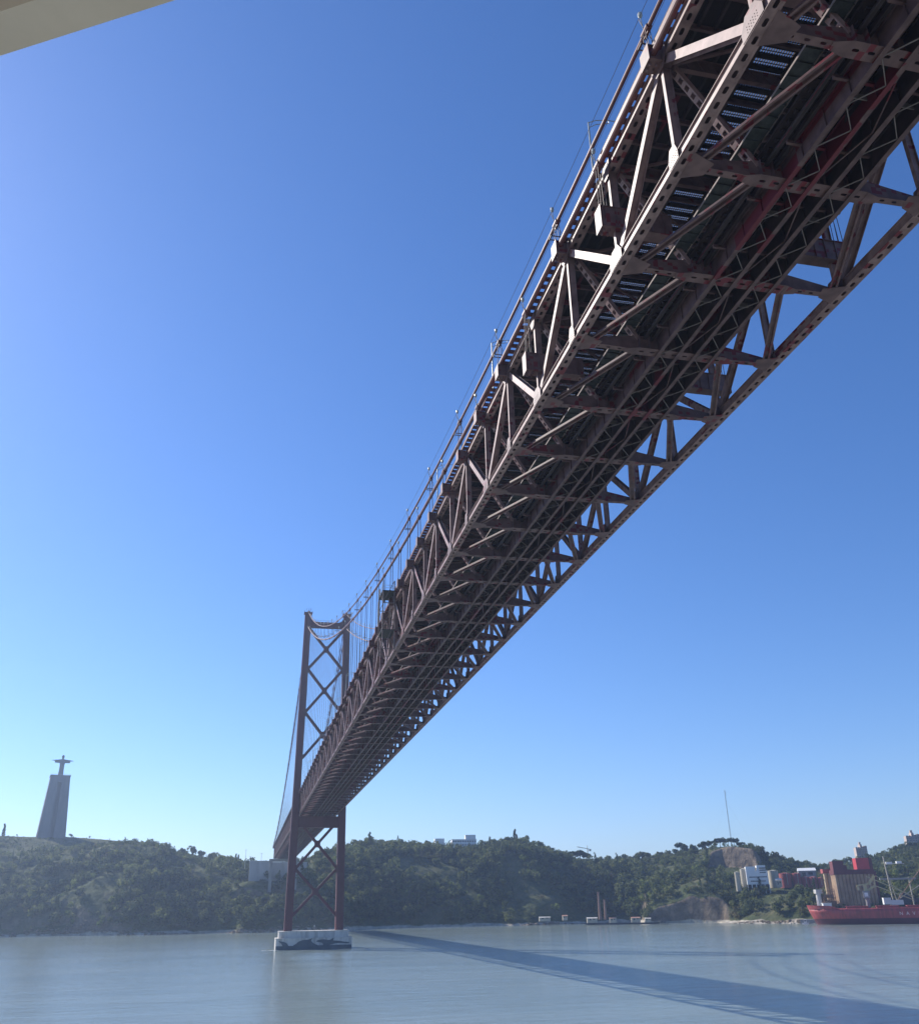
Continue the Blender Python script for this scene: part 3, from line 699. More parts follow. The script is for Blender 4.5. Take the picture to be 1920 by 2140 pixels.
# level shoulder under the anchorage at the bridge end
_w = np.clip((48-np.abs(G[..., 0]+5))/16, 0, 1)*np.clip((G[..., 1]-984)/14, 0, 1)*np.clip((1090-G[..., 1])/40, 0, 1)
G[..., 2] += _w*np.maximum(0, 48-G[..., 2])
G[:, 0, 2] = -.6
nx_, ny_ = G.shape[:2]
vid = np.arange(nx_*ny_).reshape(nx_, ny_)
quads = np.stack([vid[:-1, :-1], vid[1:, :-1], vid[1:, 1:], vid[:-1, 1:]], -1).reshape(-1, 4)
def np_mesh(name, V, Q, M, smooth=False, mats=None):
    me = bpy.data.meshes.new(name); n, q = len(V), len(Q); k = Q.shape[1]
    me.vertices.add(n); me.vertices.foreach_set('co', np.ascontiguousarray(V, dtype=np.float32).ravel())
    me.loops.add(q*k); me.loops.foreach_set('vertex_index', np.ascontiguousarray(Q, dtype=np.int32).ravel())
    me.polygons.add(q); me.polygons.foreach_set('loop_start', np.arange(0, q*k, k, dtype=np.int32))
    me.polygons.foreach_set('loop_total', np.full(q, k, dtype=np.int32)); me.materials.append(M)
    if smooth: me.polygons.foreach_set('use_smooth', np.ones(q, dtype=bool))
    me.update(calc_edges=True); return me
def terrain_mat():
    M = bpy.data.materials.new('hill_ground'); M.use_nodes = True
    n = M.node_tree; b = n.nodes['Principled BSDF']; L = n.links.new; b.inputs['Roughness'].default_value = .95; b.inputs['Specular IOR Level'].default_value = .1
    geo = n.nodes.new('ShaderNodeNewGeometry'); sx = n.nodes.new('ShaderNodeSeparateXYZ'); L(geo.outputs['Position'], sx.inputs[0])
    def nz(s, d=6):
        z = n.nodes.new('ShaderNodeTexNoise'); z.inputs['Scale'].default_value = s; z.inputs['Detail'].default_value = d; z.inputs['Roughness'].default_value = .65; L(geo.outputs['Position'], z.inputs['Vector']); return z
    def ramp(src, stops):
        r = n.nodes.new('ShaderNodeValToRGB')
        while len(r.color_ramp.elements) < len(stops): r.color_ramp.elements.new(.5)
        for e, (p, c) in zip(r.color_ramp.elements, stops): e.position = p; e.color = (*c, 1)
        L(src, r.inputs[0]); return r
    grass = ramp(nz(.035).outputs[0], [(.3, (.04, .055, .024)), (.5, (.075, .09, .038)), (.7, (.14, .13, .07))])
    rock = ramp(nz(.10, 9).outputs[0], [(.3, (.07, .06, .05)), (.5, (.17, .135, .10)), (.7, (.29, .23, .165))])
    sn = n.nodes.new('ShaderNodeSeparateXYZ'); L(geo.outputs['True Normal'], sn.inputs[0])
    st = n.nodes.new('ShaderNodeMapRange'); st.inputs['From Min'].default_value = .62; st.inputs['From Max'].default_value = .42; L(sn.outputs['Z'], st.inputs['Value'])
    m1 = n.nodes.new('ShaderNodeMix'); m1.data_type = 'RGBA'; L(st.outputs[0], m1.inputs['Factor']); L(grass.outputs[0], m1.inputs['A']); L(rock.outputs[0], m1.inputs['B'])
    sand = ramp(nz(.2).outputs[0], [(.35, (.28, .25, .20)), (.65, (.58, .52, .42))])
    hz = n.nodes.new('ShaderNodeMath'); hz.operation = 'MULTIPLY_ADD'; hz.inputs[1].default_value = 9.0; hz.inputs[2].default_value = -4.0; L(nz(.03).outputs[0], hz.inputs[0])
    hh = n.nodes.new('ShaderNodeMath'); hh.operation = 'ADD'; L(sx.outputs['Z'], hh.inputs[0]); L(hz.outputs[0], hh.inputs[1])
    be = n.nodes.new('ShaderNodeMapRange'); be.inputs['From Min'].default_value = 3.6; be.inputs['From Max'].default_value = 2.4; L(hh.outputs[0], be.inputs['Value'])
    m2 = n.nodes.new('ShaderNodeMix'); m2.data_type = 'RGBA'; L(be.outputs[0], m2.inputs['Factor']); L(m1.outputs['Result'], m2.inputs['A']); L(sand.outputs[0], m2.inputs['B'])
    L(m2.outputs['Result'], b.inputs['Base Color'])
    bp = n.nodes.new('ShaderNodeBump'); bp.inputs['Strength'].default_value = .9; bp.inputs['Distance'].default_value = 4; L(nz(.12, 9).outputs[0], bp.inputs['Height']); L(bp.outputs[0], b.inputs['Normal'])
    return M
o = link('hills', np_mesh('hills', G.reshape(-1, 3), quads, terrain_mat(), False)); o['kind'] = 'structure'; o['label'] = 'wooded hills along the far river bank'

def ground(x, t):
    """terrain point at display column x, profile parameter t (0 shore .. 1 crest)"""
    fx = (x+160)/2140*(NX-1); i = int(min(max(fx, 0), NX-2)); u = fx-i; ft = t*7*SUB; k = int(min(max(ft, 0), ny_-2)); w_ = ft-k
    return (G[i, k]*(1-u)+G[i+1, k]*u)*(1-w_)+(G[i, k+1]*(1-u)+G[i+1, k+1]*u)*w_

# loose boulders and rubble along the water's edge
V_ = []; Q_ = []; base = np.array([(-1, -1, -.6), (1, -1, -.6), (1, 1, -.6), (-1, 1, -.6), (-.6, -.6, .6), (.6, -.6, .6), (.6, .6, .6), (-.6, .6, .6)])
for i in range(1500):
    g_ = ground(random.uniform(-100, 1660), random.uniform(.004, .10)); s_ = random.choice((.5, .7, 1.0, 1.6))*random.uniform(.6, 1.2)
    V_.append((base+rng.normal(size=(8, 3))*.28)*np.array([s_*1.3, s_, s_*.7])+g_)
    k = i*8; Q_ += [(k, k+3, k+2, k+1), (k+4, k+5, k+6, k+7), (k, k+1, k+5, k+4), (k+1, k+2, k+6, k+5), (k+2, k+3, k+7, k+6), (k+3, k, k+4, k+7)]
o = link('shore_rocks', np_mesh('shore_rocks', np.concatenate(V_), np.array(Q_), M_ROCK)); tag(o, 'loose rocks and rubble along the far water line', 'rocks', kind='stuff')

# ------------------------------------------------------------------ trees
def crown(kind, n, seed):
    """leaf clumps (quads) spread over the lobes of an uneven crown about 1 wide and standing on z = 0"""
    r = np.random.default_rng(seed)
    if kind == 'round':
        lobes = [((r.uniform(-.24, .24), r.uniform(-.24, .24), r.uniform(.32, .68)), r.uniform(.20, .34)) for _ in range(6)]; sq = .95
    elif kind == 'umbrella':
        lobes = [((r.uniform(-.33, .33), r.uniform(-.33, .33), r.uniform(.58, .74)), r.uniform(.16, .25)) for _ in range(8)]; sq = .72
    elif kind == 'cypress':
        lobes = [((r.uniform(-.05, .05), r.uniform(-.05, .05), .15+1.25*i/8), .21*(1-.75*i/8)+.03) for i in range(9)]; sq = 1.3
    else:  # low scrub
        lobes = [((r.uniform(-.34, .34), r.uniform(-.34, .34), r.uniform(.10, .24)), r.uniform(.16, .28)) for _ in range(5)]; sq = .8
    V = []; 
    for i in range(n):
        (cx, cy, cz), rad = lobes[i % len(lobes)]
        d = r.normal(size=3); d[2] = d[2]*.9+.25; d /= np.linalg.norm(d)
        p = np.array([cx, cy, cz])+d*rad*r.uniform(.72, 1.08)*np.array([1, 1, sq])
        nrm = d+r.normal(size=3)*.30; nrm /= np.linalg.norm(nrm)
        a = np.cross(nrm, r.normal(size=3)); a /= np.linalg.norm(a); b_ = np.cross(nrm, a)
        s = r.uniform(.05, .10)*(.8 if kind != 'cypress' else .7)
        V += [p-a*s-b_*s*.8, p+a*s-b_*s*.6, p+a*s*.8+b_*s, p-a*s*.7+b_*s*.8]
    return np.array(V)
def mass(name, kinds, pts, sizes, M, n, label):
    temps = [crown(k, n, 100+i) for i, k in enumerate(kinds)]
    out = []
    for q, (p, s) in enumerate(zip(pts, sizes)):
        T = temps[q % len(temps)]; a = rng.uniform(0, 6.28); c, s_ = math.cos(a), math.sin(a)
        h = s*rng.uniform(.85, 1.25)
        X = np.stack([(T[:, 0]*c-T[:, 1]*s_)*s, (T[:, 0]*s_+T[:, 1]*c)*s, T[:, 2]*h], 1)+p-np.array([0, 0, .05*s]); out.append(X)
    V = np.concatenate(out); Q = np.arange(len(V)).reshape(-1, 4)
    o = link(name, np_mesh(name, V, Q, M)); tag(o, label, 'woodland', kind='stuff'); return o
# scatter over terrain cells by area, sparser on cliffs, terraces and paths
A = G[:-1, :-1]; B = G[1:, :-1]; C_ = G[1:, 1:]; D_ = G[:-1, 1:]
nrm = np.cross(C_-A, D_-B); area = np.linalg.norm(nrm, axis=-1)/2; nzv = np.abs(nrm[..., 2])/(2*area+1e-9)
ci, ck = np.meshgrid(np.arange(nx_-1), np.arange(ny_-1), indexing='ij'); cx = xs[ci]; ct = ck/(7*SUB)
cpos = (A+B+C_+D_)/4
dens = np.ones_like(area); dens[nzv < .45] = .12; dens[cpos[..., 2] < 4.0] = 0; dens[(ct > 1.01)] = 0
patch = fnoise(cpos[..., 0]*1.6+50, cpos[..., 1]*1.6)
dens *= np.clip(.75+patch*.8, .12, 1)
dens[(cx < 330) & (ct > .72)] *= .8                       # grassy top round the monument
dens[(cx > 1275) & (cx < 1442) & (ct > .43) & (ct < .72)] *= .22       # meadow above the cut cliff
dens[(cx > 1282) & (cx < 1440) & (ct > .24) & (ct <= .43)] = 0          # the cut cliffs
dens[(cx > 1397) & (cx < 1500) & (ct > .66) & (ct < .87)] = 0
dens[(cx > 1375) & (cx < 1480) & (ct >= .87)] *= .12
dens[(cx > 1515) & (cx < 1650) & (ct > .53) & (ct < .78)] *= .08       # tank farm platform
dens[(cx > 1600) & (ct < .28)] *= .1                       # quay
dens[(cx > 1440) & (cx < 1600) & (ct < .16)] *= .15
for x0, x1 in ((835, 952), (990, 1030)): dens[(cx > x0) & (cx < x1) & (ct > .86)] *= .06
for x0, x1 in ((485, 625),): dens[(cx > x0) & (cx < x1) & (ct > .2) & (ct < .75) & (np.abs(cpos[..., 0]) < 40) & (cpos[..., 1] > 985)] *= .5
def scatter(n, dn):
    wgt = (area*dn).ravel(); wgt = wgt/wgt.sum()
    idx = rng.choice(len(wgt), n, p=wgt); i, k = idx//(ny_-1), idx % (ny_-1); u, v = rng.random(n), rng.random(n)
    scatter.f = np.where(cx[i, k] < 420, np.where(ct[i, k] > .66, .30, np.where(ct[i, k] > .5, .5, 1.)), np.where(ct[i, k] > .80, .58, 1.))
    return (A[i, k]*((1-u)*(1-v))[:, None]+B[i, k]*(u*(1-v))[:, None]+C_[i, k]*(u*v)[:, None]+D_[i, k]*((1-u)*v)[:, None])
wood = dens.copy(); wood[(cx < 335) & (ct > .66)] *= 1.5; wood[(cx < 400) & (ct > .9)] *= .1
wood *= np.clip((patch+.9)*1.4, .22, 1)
def sizes(n, lo, hi): return (lo+(hi-lo)*rng.beta(1.4, 2.4, n))*scatter.f
pv_ = fnoise(cpos[..., 0]*2.3+9, cpos[..., 1]*2.3)
p = scatter(1300, wood*np.clip(pv_+.3, .08, 1)); mass('olive_woods', ['round', 'scrub'], p, sizes(len(p), 5, 12), M_OLIVE, 110, 'grey olive trees among the woodland of the far bank')
p = scatter(1500, wood*np.clip(.3-pv_, .08, 1)); mass('young_woods', ['round']*3, p, sizes(len(p), 5, 13), M_BRIGHT, 110, 'bright green young trees among the woodland of the far bank')
p = scatter(5600, wood); mass('hillside_woods', ['round']*8, p, sizes(len(p), 6, 18), M_LEAF, 130, 'dense green woodland covering the slopes of the far bank')
p = scatter(1900, wood); mass('pine_woods', ['round', 'umbrella', 'cypress', 'round'], p, sizes(len(p), 6, 14), M_PINE, 120, 'darker pines scattered through the woodland of the far bank')
scr = np.maximum(dens, np.where((cx < 340) & (ct > .6), 3., .4))*(nzv > .45)*(cpos[..., 2] > 4.0)*(ct <= 1.01)
scr[(cx > 1515) & (cx < 1640) & (ct > .56) & (ct < .74)] *= .15
p = scatter(9000, scr); mass('hillside_scrub', ['scrub']*6, p, sizes(len(p), 3.0, 9), M_SCRUB, 50, 'pale low scrub between the trees of the far bank')

def tree_proto(name, kind, label, cat, M, n, seed, trunk):
    t = thing(name, label, cat)
    b = MB(); r = random.Random(seed)
    b.tube([(0, 0, -.15), (.01, 0, trunk*.5), (.02, .01, trunk)], [.035, .026, .018], 6)
    for i in range(5):
        a = i*1.256+r.random(); b.tube([(.015, 0, trunk*.8), (math.cos(a)*.14, math.sin(a)*.14, trunk+.10), (math.cos(a)*.26, math.sin(a)*.26, trunk+.14)], [.014, .010, .006], 5)
    b.obj('trunk', M_BARK, t)
    V = crown(kind, n, seed); o = link('crown', np_mesh('crown', V, np.arange(len(V)).reshape(-1, 4), M), t)
    return t
PR = {'u': tree_proto('umbrella_pine', 'umbrella', 'x', 'pine tree', M_PINE, 420, 5, .55), 'r': tree_proto('broadleaf_tree', 'round', 'x', 'tree', M_LEAF, 420, 6, .3),
      'c': tree_proto('cypress_tree', 'cypress', 'x', 'cypress', M_PINE, 360, 7, .3)}
used = set()
GL = {'u': ('umbrella pines on the ridges', 'flat topped umbrella pine standing on the ridge of the far hills'), 'r': ('broadleaf trees on the ridges', 'rounded dark green tree standing on the ridge of the far hills'), 'c': ('cypresses on the ridges', 'narrow upright cypress standing on the ridge of the far hills')}
def tree(kind, x, t, size, label=None):
    p_ = ground(x, t); a = random.uniform(0, 6.28); lb = label or GL[kind][1]
    if kind not in used:
        o = PR[kind]; used.add(kind); o.location = p_; o.rotation_euler = (0, 0, a); o['label'] = lb; o['group'] = GL[kind][0]
    else: o = dup(PR[kind], p_, a, lb)
    o.scale = (size, size, size*random.uniform(.9, 1.15)); o['group'] = GL[kind][0]
    return o
for x in (1140, 1150): tree('u', x+random.uniform(-3, 3), 1.0, random.uniform(15, 19), 'flat topped umbrella pine beside the tower crane on the ridge')
tree('u', 1163, 1.0, 15, 'last umbrella pine at the right end of the middle ridge'); tree('u', 1348, 1.0, 17, 'broad umbrella pine alone on the right hand ridge')
for x in (1378, 1390, 1399, 1408, 1417, 1425, 1434, 1441, 1449, 1456, 1464, 1470):
    tree('u', x+random.uniform(-2, 2), random.uniform(.95, 1.0), random.uniform(8, 15), 'umbrella pine in the clump above the tan cliff face')
tree('c', 1020, 1.0, 13, 'taller dark cypress right of the white hilltop buildings'); tree('c', 1024, 1.0, 10, 'shorter cypress right of the white hilltop buildings')
for x in (466, 471): tree('c', x, 1.0, 9, 'small cypress on the ridge left of the anchorage building')
for i in range(11):
    tree('r', 482+i*13, random.uniform(.24, .36), random.uniform(9, 14), 'rounded tree growing in front of the anchorage building')
tree('c', 6, 1.0, 11, 'lone upright tree on the hilltop left of the monument')
tree('r', 140, 1.0, 5, 'small round tree on the hilltop right of the monument')
for x in list(range(352, 470, 9)) + list(range(632, 850, 9)) + list(range(960, 1130, 12)) + list(range(1172, 1380, 11)) + list(range(1480, 1620, 10)) + list(range(1640, 1830, 9)):
    tree('r', x+random.uniform(-4, 4), 1.0+random.uniform(-.02, .03), random.uniform(7, 12))
for x in range(1262, 1380, 13): tree(random.choice('crr'), x+random.uniform(-5, 5), random.uniform(.96, 1.0), random.uniform(5, 8))

# ================================================================== MONUMENT
pb = at(106, 1746, 1335); ht_ = at(116, 1622, 1335)[2]-pb[2]
mon = thing('hilltop_monument', 'robed statue with outstretched arms on a tall grey pedestal on the hilltop', 'monument', tuple(pb), R_(14))
b = MB()
def taper(b, x0, x1, y0, y1, X0, X1, Y0_, Y1_, z0, z1):
    b.add([(x0, y0, z0), (x1, y0, z0), (x1, y1, z0), (x0, y1, z0), (X0, Y0_, z1), (X1, Y0_, z1), (X1, Y1_, z1), (X0, Y1_, z1)],
          [(0, 3, 2, 1), (4, 5, 6, 7), (0, 1, 5, 4), (1, 2, 6, 5), (2, 3, 7, 6), (3, 0, 4, 7)])
hb, htp, H = 17.2, 12.3, ht_
for sx in (-1, 1):
    for sy in (-1, 1):
        a = sorted((sx*2.6, sx*hb)); c = sorted((sy*2.6, sy*hb)); A_ = sorted((sx*2.2, sx*htp)); C2 = sorted((sy*2.2, sy*htp))
        taper(b, a[0], a[1], c[0], c[1], A_[0], A_[1], C2[0], C2[1], -6, H-9)
taper(b, -hb+7, hb-7, -hb+7, hb-7, -htp+5, htp-5, -htp+5, htp-5, -6, H-9.01)
taper(b, -htp-.0, htp, -htp, htp, -htp+.4, htp-.4, -htp+.4, htp-.4, H-9, H)
b.box(-htp-.3, htp+.3, -htp-.3, htp+.3, H-1.2, H-.2)
b.obj('pedestal', M_MONU, mon)
b = MB()
for s in (-1, 1):
    for z in (H+.6, H+1.2): b.bar((-htp, s*htp, z), (htp, s*htp, z), .12, .12); b.bar((s*htp, -htp, z), (s*htp, htp, z), .12, .12)
    for i in range(13): b.bar((-htp+i*2.05, s*htp, H), (-htp+i*2.05, s*htp, H+1.2), .1, .1)
b.obj('railing', M_GALV, mon)
b = MB(); z0 = H-.1
sec = [(0, 3.4, 2.9), (3, 3.2, 2.7), (9, 2.9, 2.4), (14, 2.9, 2.3), (17.5, 3.3, 2.4), (20.3, 3.2, 2.0), (21.8, 2.3, 1.7), (22.7, 1.15, 1.15), (23.4, 1.1, 1.15)]
vs_ = []; fs_ = []
for z, rx, ry in sec:
    for k in range(20):
        a = k*math.pi/10; f = 1+.05*math.cos(a*7)*(z < 16); vs_.append((rx*f*math.cos(a), ry*f*math.sin(a), z0+z))
for i in range(len(sec)-1):
    for k in range(20): fs_.append((i*20+k, i*20+(k+1) % 20, (i+1)*20+(k+1) % 20, (i+1)*20+k))
fs_ += [tuple(range(19, -1, -1)), tuple(range(20*(len(sec)-1), 20*len(sec)))]
b.add(vs_, fs_)
b.tube([(0, -.1, z0+23), (0, -.15, z0+23.8), (0, -.2, z0+25.2), (0, -.1, z0+26.5), (0, 0, z0+27.3), (0, 0, z0+27.6)], [1.0, 1.5, 1.75, 1.65, 1.0, .2], 16)
b.tube([(0, -1.7, z0+25.6), (0, -2.05, z0+24.9), (0, -1.6, z0+24.6)], [.15, .28, .2], 8)       # nose
for s in (-1, 1):
    b.tube([(s*1.5, 0, z0+20.6), (s*5, -.3, z0+20.4), (s*9.2, -.7, z0+20.2)], [1.6, 1.1, .9], 12)
    b.tube([(s*9, -.7, z0+20.2), (s*11.2, -.9, z0+20.1)], [.75, .55], 10)
    b.prism([(s*2, z0+20), (s*9.4, z0+19.8), (s*9.8, z0+18.0), (s*8.9, z0+17.3), (s*2.4, z0+17.0)], 'y', -1.2, .9)
    b.tube([(s*11, -.9, z0+20.1), (s*12.6, -1.1, z0+20.15)], [.62, .5], 8)
    for j in range(4): b.tube([(s*12.4, -1.5+j*.3, z0+20.15), (s*(13.6+(.25 if j in (1, 2) else 0)), -1.6+j*.33, z0+20.1), (s*(14.2+(.3 if j in (1, 2) else 0)), -1.6+j*.33, z0+19.95)], [.2, .17, .1], 6)
    b.tube([(s*11.6, -1.3, z0+20.2), (s*12.6, -1.9, z0+20.4)], [.2, .12], 6)
st = b.obj('statue', M_MONU, mon, True)
md = st.modifiers.new('blend', 'REMESH'); md.mode = 'VOXEL'; md.voxel_size = .3; md.use_smooth_shade = True

# ================================================================== BUILDINGS ON THE HILLS
def face(px0, px1, ybase, d, beta=0.):
    """base point, facing angle and metres per source pixel of a front that spans px0..px1 at distance d"""
    p0 = at(px0, ybase, d); p1 = at(px1, ybase, d); th = math.atan2(p1[1]-p0[1], p1[0]-p0[0])+R_(beta)
    return p0, th, math.hypot(p1[0]-p0[0], p1[1]-p0[1])/math.cos(R_(beta)), math.hypot(*(p1-p0)[:2])/(px1-px0)
def flats(px0, px1, y0, y1, d, label, floors, name='hilltop_building', depth=14, extra=(), beta=8, roofmat=None):
    p, th, W, k = face(px0, px1, y1, d, beta); H = (y1-y0)*k*1.12
    t = thing(name, label, 'building', tuple(p), th)
    b = MB(); b.box(0, W, 0, depth, -8, H)
    for a, c, h in extra: b.box(W*a, W*c, 2, depth-2, H, H+h)
    b.obj('wall', M_WHITE, t)
    b = MB(); b.box(-.3, W+.3, -.3, depth+.3, H, H+.35)
    b.obj('roof', roofmat or M_CONC, t)
    n = int(W/3.2)
    for f in range(floors):
        z = H*(f+.28)/floors; b = MB()
        for i in range(n): b.box(W*(i+.18)/n, W*(i+.82)/n, -.06, .3, z, z+H/floors*.42)
        b.obj('window_row', M_GLASS, t)
    return t
flats(945, 996, 1760, 1785, 1262, 'long white hilltop building with rows of dark windows, right hand one of two', 4, extra=((.56, .98, 6),))
flats(886, 931, 1766, 1782, 1262, 'lower white hilltop building with a dark roof box, left hand one of two', 2, extra=((.52, .96, 6),))
flats(1047, 1080, 1757, 1770, 1280, 'small pale house with a terracotta roof at the right end of the middle hill', 2, 'hilltop_house', 10, roofmat=M_TILE)
def highrise(px0, px1, y0, y1, d, label):
    p, th, W, k = face(px0, px1, y1, d, 12); H = (y1-y0)*k*1.12
    t = thing('apartment_tower', label, 'apartment tower', tuple(p), th, 'apartment towers on the far ridge')
    b = MB(); n = 5
    for i in range(n):
        dz = (0, 0, 4.5, 1.5, 2.5)[i]; b.box(W*i/n+.25, W*(i+1)/n-.25, (.8 if i % 2 else 0), 16, -12, H+dz-3)
    b.box(.3, W-.3, 1.6, 15, -12, H-2.5); b.obj('wall', M_TOWERBLOCK, t)
    for i in range(n):
        b = MB()
        for f in range(int(H/3.2)): b.box(W*(i+.3)/n, W*(i+.7)/n, (.8 if i % 2 else 0)-.05, 1.5, f*3.1+.9, f*3.1+2.3)
        b.obj('window_column', M_GLASS, t)
    b = MB(); b.box(W*.42, W*.58, 5, 10, H+1.4, H+5); b.obj('roof_hut', M_TOWERBLOCK, t)
highrise(1791, 1815.5, 1770, 1793, 1530, 'brown apartment tower on the ridge directly above the grain silos')
highrise(1896.5, 1927, 1745, 1770, 1470, 'brown apartment tower higher up the ridge at the right edge')
# white works building and tank farm on the terrace
p, th, W, k = face(1563.6, 1609, 1861, 1050, 4)
t = thing('white_works_building', 'white stepped industrial building with dark window bands on the terrace', 'building', tuple(p), th)
zz = lambda y: (1861-y)*k*1.12
b = MB(); b.box(0, W, 0, 16, zz(1851), zz(1826)); b.box(0, W*.44, 1, 15, zz(1826), zz(1818)); b.box(W*.52, W*.93, 1, 15, zz(1826), zz(1816)); b.obj('wall', M_WHITE, t)
for a, c, y in ((.12, .95, 1837.5), (.17, .87, 1845), (.64, .93, 1821.4), (.64, .93, 1825.4), (.64, .93, 1829.4)):
    b = MB(); b.box(W*a, W*c, -.06, .4 if y > 1826 else 1.3, zz(y+.9), zz(y-.9)); b.obj('window_band', M_GLASS, t)
b = MB(); b.box(0, W, 1, 15, -4, zz(1851))
b.obj('undercroft', M_DARK, t)
b = MB()
for i in range(6): b.box(W*i/5-.5 if i else 0, W*i/5+.5, 0, .9, -4, zz(1851))
b.obj('column', M_WHITE, t)
def tank(px, r_px, y0, y1, d, M, label, grp):
    p = at(px, y1, d); k = math.hypot(*(at(px+10, y1, d)-p)[:2])/10; H = (y1-y0)*k*1.12; r = r_px*k
    t = thing('storage_tank', label, 'storage tank', tuple(p), 0, grp)
    b = MB(); b.cyl(0, 0, -3, H, r, 36); b.cyl(0, 0, H*.5, H*.5+.25, r+.08, 36); b.obj('shell', M, t)
    b = MB(); b.cyl(0, 0, H, H+.7, r, 36, r*.15); b.cyl(0, 0, H-.25, H+.02, r+.12, 36); b.obj('roof', M, t)
    b = MB(); a = R_(-110)
    for i in range(14): b.bar((math.cos(a)*(r+.3), math.sin(a)*(r+.3), i*H/14), (math.cos(a+.12)*(r+.3), math.sin(a+.12)*(r+.3), (i+1)*H/14), .5, .1)
    b.obj('ladder', M_GALV, t)
tank(1558, 8, 1822, 1856, 1062, M_CREAM, 'cream storage tank partly behind the white works building on its left side', 'cream storage tanks')
tank(1543.5, 5.5, 1828, 1857, 1048, M_CREAM, 'slim cream storage tank at the left end of the tank farm', 'cream storage tanks')
tank(1618.5, 11, 1824, 1850, 1072, M_CREAM, 'cream storage tank between the white works building and the red tanks', 'cream storage tanks')
for px, r, y0, y1, lb in ((1643, 13, 1829, 1850, 'largest red storage tank beside the cream tank'), (1666.5, 9.5, 1829, 1851, 'second red storage tank counting from the cream tank'), (1684, 8.6, 1836, 1852, 'third red storage tank counting from the cream tank'), (1701, 8.2, 1836, 1853, 'fourth red storage tank counting from the cream tank'), (1715.5, 6.2, 1837, 1850, 'smallest red storage tank nearest the silos')):
    tank(px, r, y0, y1, 1085, M_TANKRED, lb, 'red storage tanks')
def shed(px0, px1, y0, y1, d, label, M=M_CREAM, name='shore_shed', roof=M_TILE, depth=7, cat='shed'):
    p, th, W, k = face(px0, px1, y1, d, 5); H = (y1-y0)*k*(1.12 if d > 1040 else .8)
    t = thing(name, label, cat, tuple(p), th)
    b = MB(); b.box(0, W, 0, depth, -2, H*.72); b.obj('wall', M, t)
    b = MB(); b.prism([(-.4, H*.72), (depth/2, H), (depth+.4, H*.72)], 'x', -.3, W+.3); b.obj('roof', roof, t)
    b = MB(); b.box(W*.2, W*.4, -.05, .2, H*.1, H*.55); b.obj('door', M_GLASS, t)
    b = MB(); b.box(W*.55, W*.8, -.05, .2, H*.3, H*.55); b.obj('window', M_GLASS, t)
    return t
shed(1622.5, 1634.5, 1838, 1851, 1045, 'small white house in front of the red tanks', roof=M_CONC)
shed(1670, 1707, 1817, 1836, 1115, 'flat grey building with a pale roof edge behind the red tanks', M_CONC_G, 'works_office', M_WHITE, 12, 'building')
shed(1127, 1150, 1916, 1922, 1018, 'low pale shed at the left end of the far beach', roof=M_CONC); shed(1176, 1186, 1912, 1920, 1030, 'small white shed among bushes behind the beach')
shed(1227, 1248, 1917, 1925, 1015, 'long white shed beside the two chimneys', roof=M_CONC); shed(1274, 1288, 1917, 1925, 1013, 'white shed to the right of the chimneys')
shed(1320, 1338, 1916, 1924, 1008, 'white boat shed with a steep gable near the jetty'); shed(1348, 1360, 1918, 1924, 1005, 'small white shed closest to the jetty', roof=M_CONC)
shed(553, 567.5, 1933, 1944, 985, 'small white shed on the shore under the bridge', roof=M_CONC)
for px, y0, y1, lb in ((1253.5, 1874, 1918, 'taller brick chimney on the far shore'), (1265.5, 1887, 1918, 'shorter brick chimney on the far shore')):
    p = at(px, y1, 1022); k = math.hypot(*(at(px+10, y1, 1022)-p)[:2])/10; H = (y1-y0)*k*1.12
    t = thing('brick_chimney', lb, 'chimney', tuple(p)); b = MB(); b.tube([(0, 0, -2), (0, 0, H)], [1.5, .85], 14); b.obj('shaft', M_BRICK, t)
    b = MB(); b.tube([(0, 0, H-.8), (0, 0, H)], [1.1, 1.15], 14); b.obj('cap', M_BRICK, t)
p = at(1224, 1931, 1000); q = at(1378, 1931, 990)
b = MB(); d = Vector((q[0]-p[0], q[1]-p[1], 0)); b.bar((0, 0, 1.3), (d.x, d.y, 1.3), 1.2, 1.6, d.cross(Vector((0, 0, 1)))); o = b.obj('quay_wall', M_COAL, None, loc=(p[0], p[1], 0)); tag(o, 'low dark quay wall along the beach below the sheds', 'quay')
t = thing('jetty', 'small dark jetty on piles at the end of the quay wall', 'jetty', tuple(at(1378, 1931, 985)*np.array([1, 1, 0])))
b = MB(); b.box(0, 9, -3, 3, 3.0, 3.5); b.obj('deck', M_COAL, t)
for i in range(6):
    b = MB(); b.cyl(.5+i*1.6, -2.5, -2, 3.0, .3, 8); b.obj('pile', M_COAL, t)
# masts and tower crane
p = at(1527, 1752, 1290); h = at(1519, 1651, 1290)[2]-p[2]+8
t = thing('radio_mast', 'very thin guyed radio mast above the pine clump', 'mast', (p[0], p[1], p[2]-8))
b = MB()
for i in range(3):
    a = i*2.094; b.tube([(math.cos(a)*.8, math.sin(a)*.8, 0), (math.cos(a)*.5, math.sin(a)*.5, h)], .10, 4)
for i in range(int(h/2.5)):
    for j in range(3):
        a, c = j*2.094, (j+1)*2.094; z = i*2.5; b.bar((math.cos(a)*.7, math.sin(a)*.7, z), (math.cos(c)*.7, math.sin(c)*.7, z+2.5), .08, .08)
b.obj('lattice_shaft', M_CONC_G, t)
for a in range(3):
    b = MB(); b.tube([(0, 0, h*.8), (math.cos(a*2.094)*30, math.sin(a*2.094)*30, 0)], .03, 4); b.obj('guy_wire', M_ROPE, t)
for i, f in enumerate((.9, .93, .96)):
    b = MB(); b.box(.6, 2.4, -.1, .1, h*f, h*f+.3); b.obj('antenna', M_GALV, t)
p = at(1229.5, 1806, 1390); k = .72; p2 = p.copy()
t = thing('tower_crane', 'small pale tower crane behind the ridge between two hills', 'crane', tuple(p))
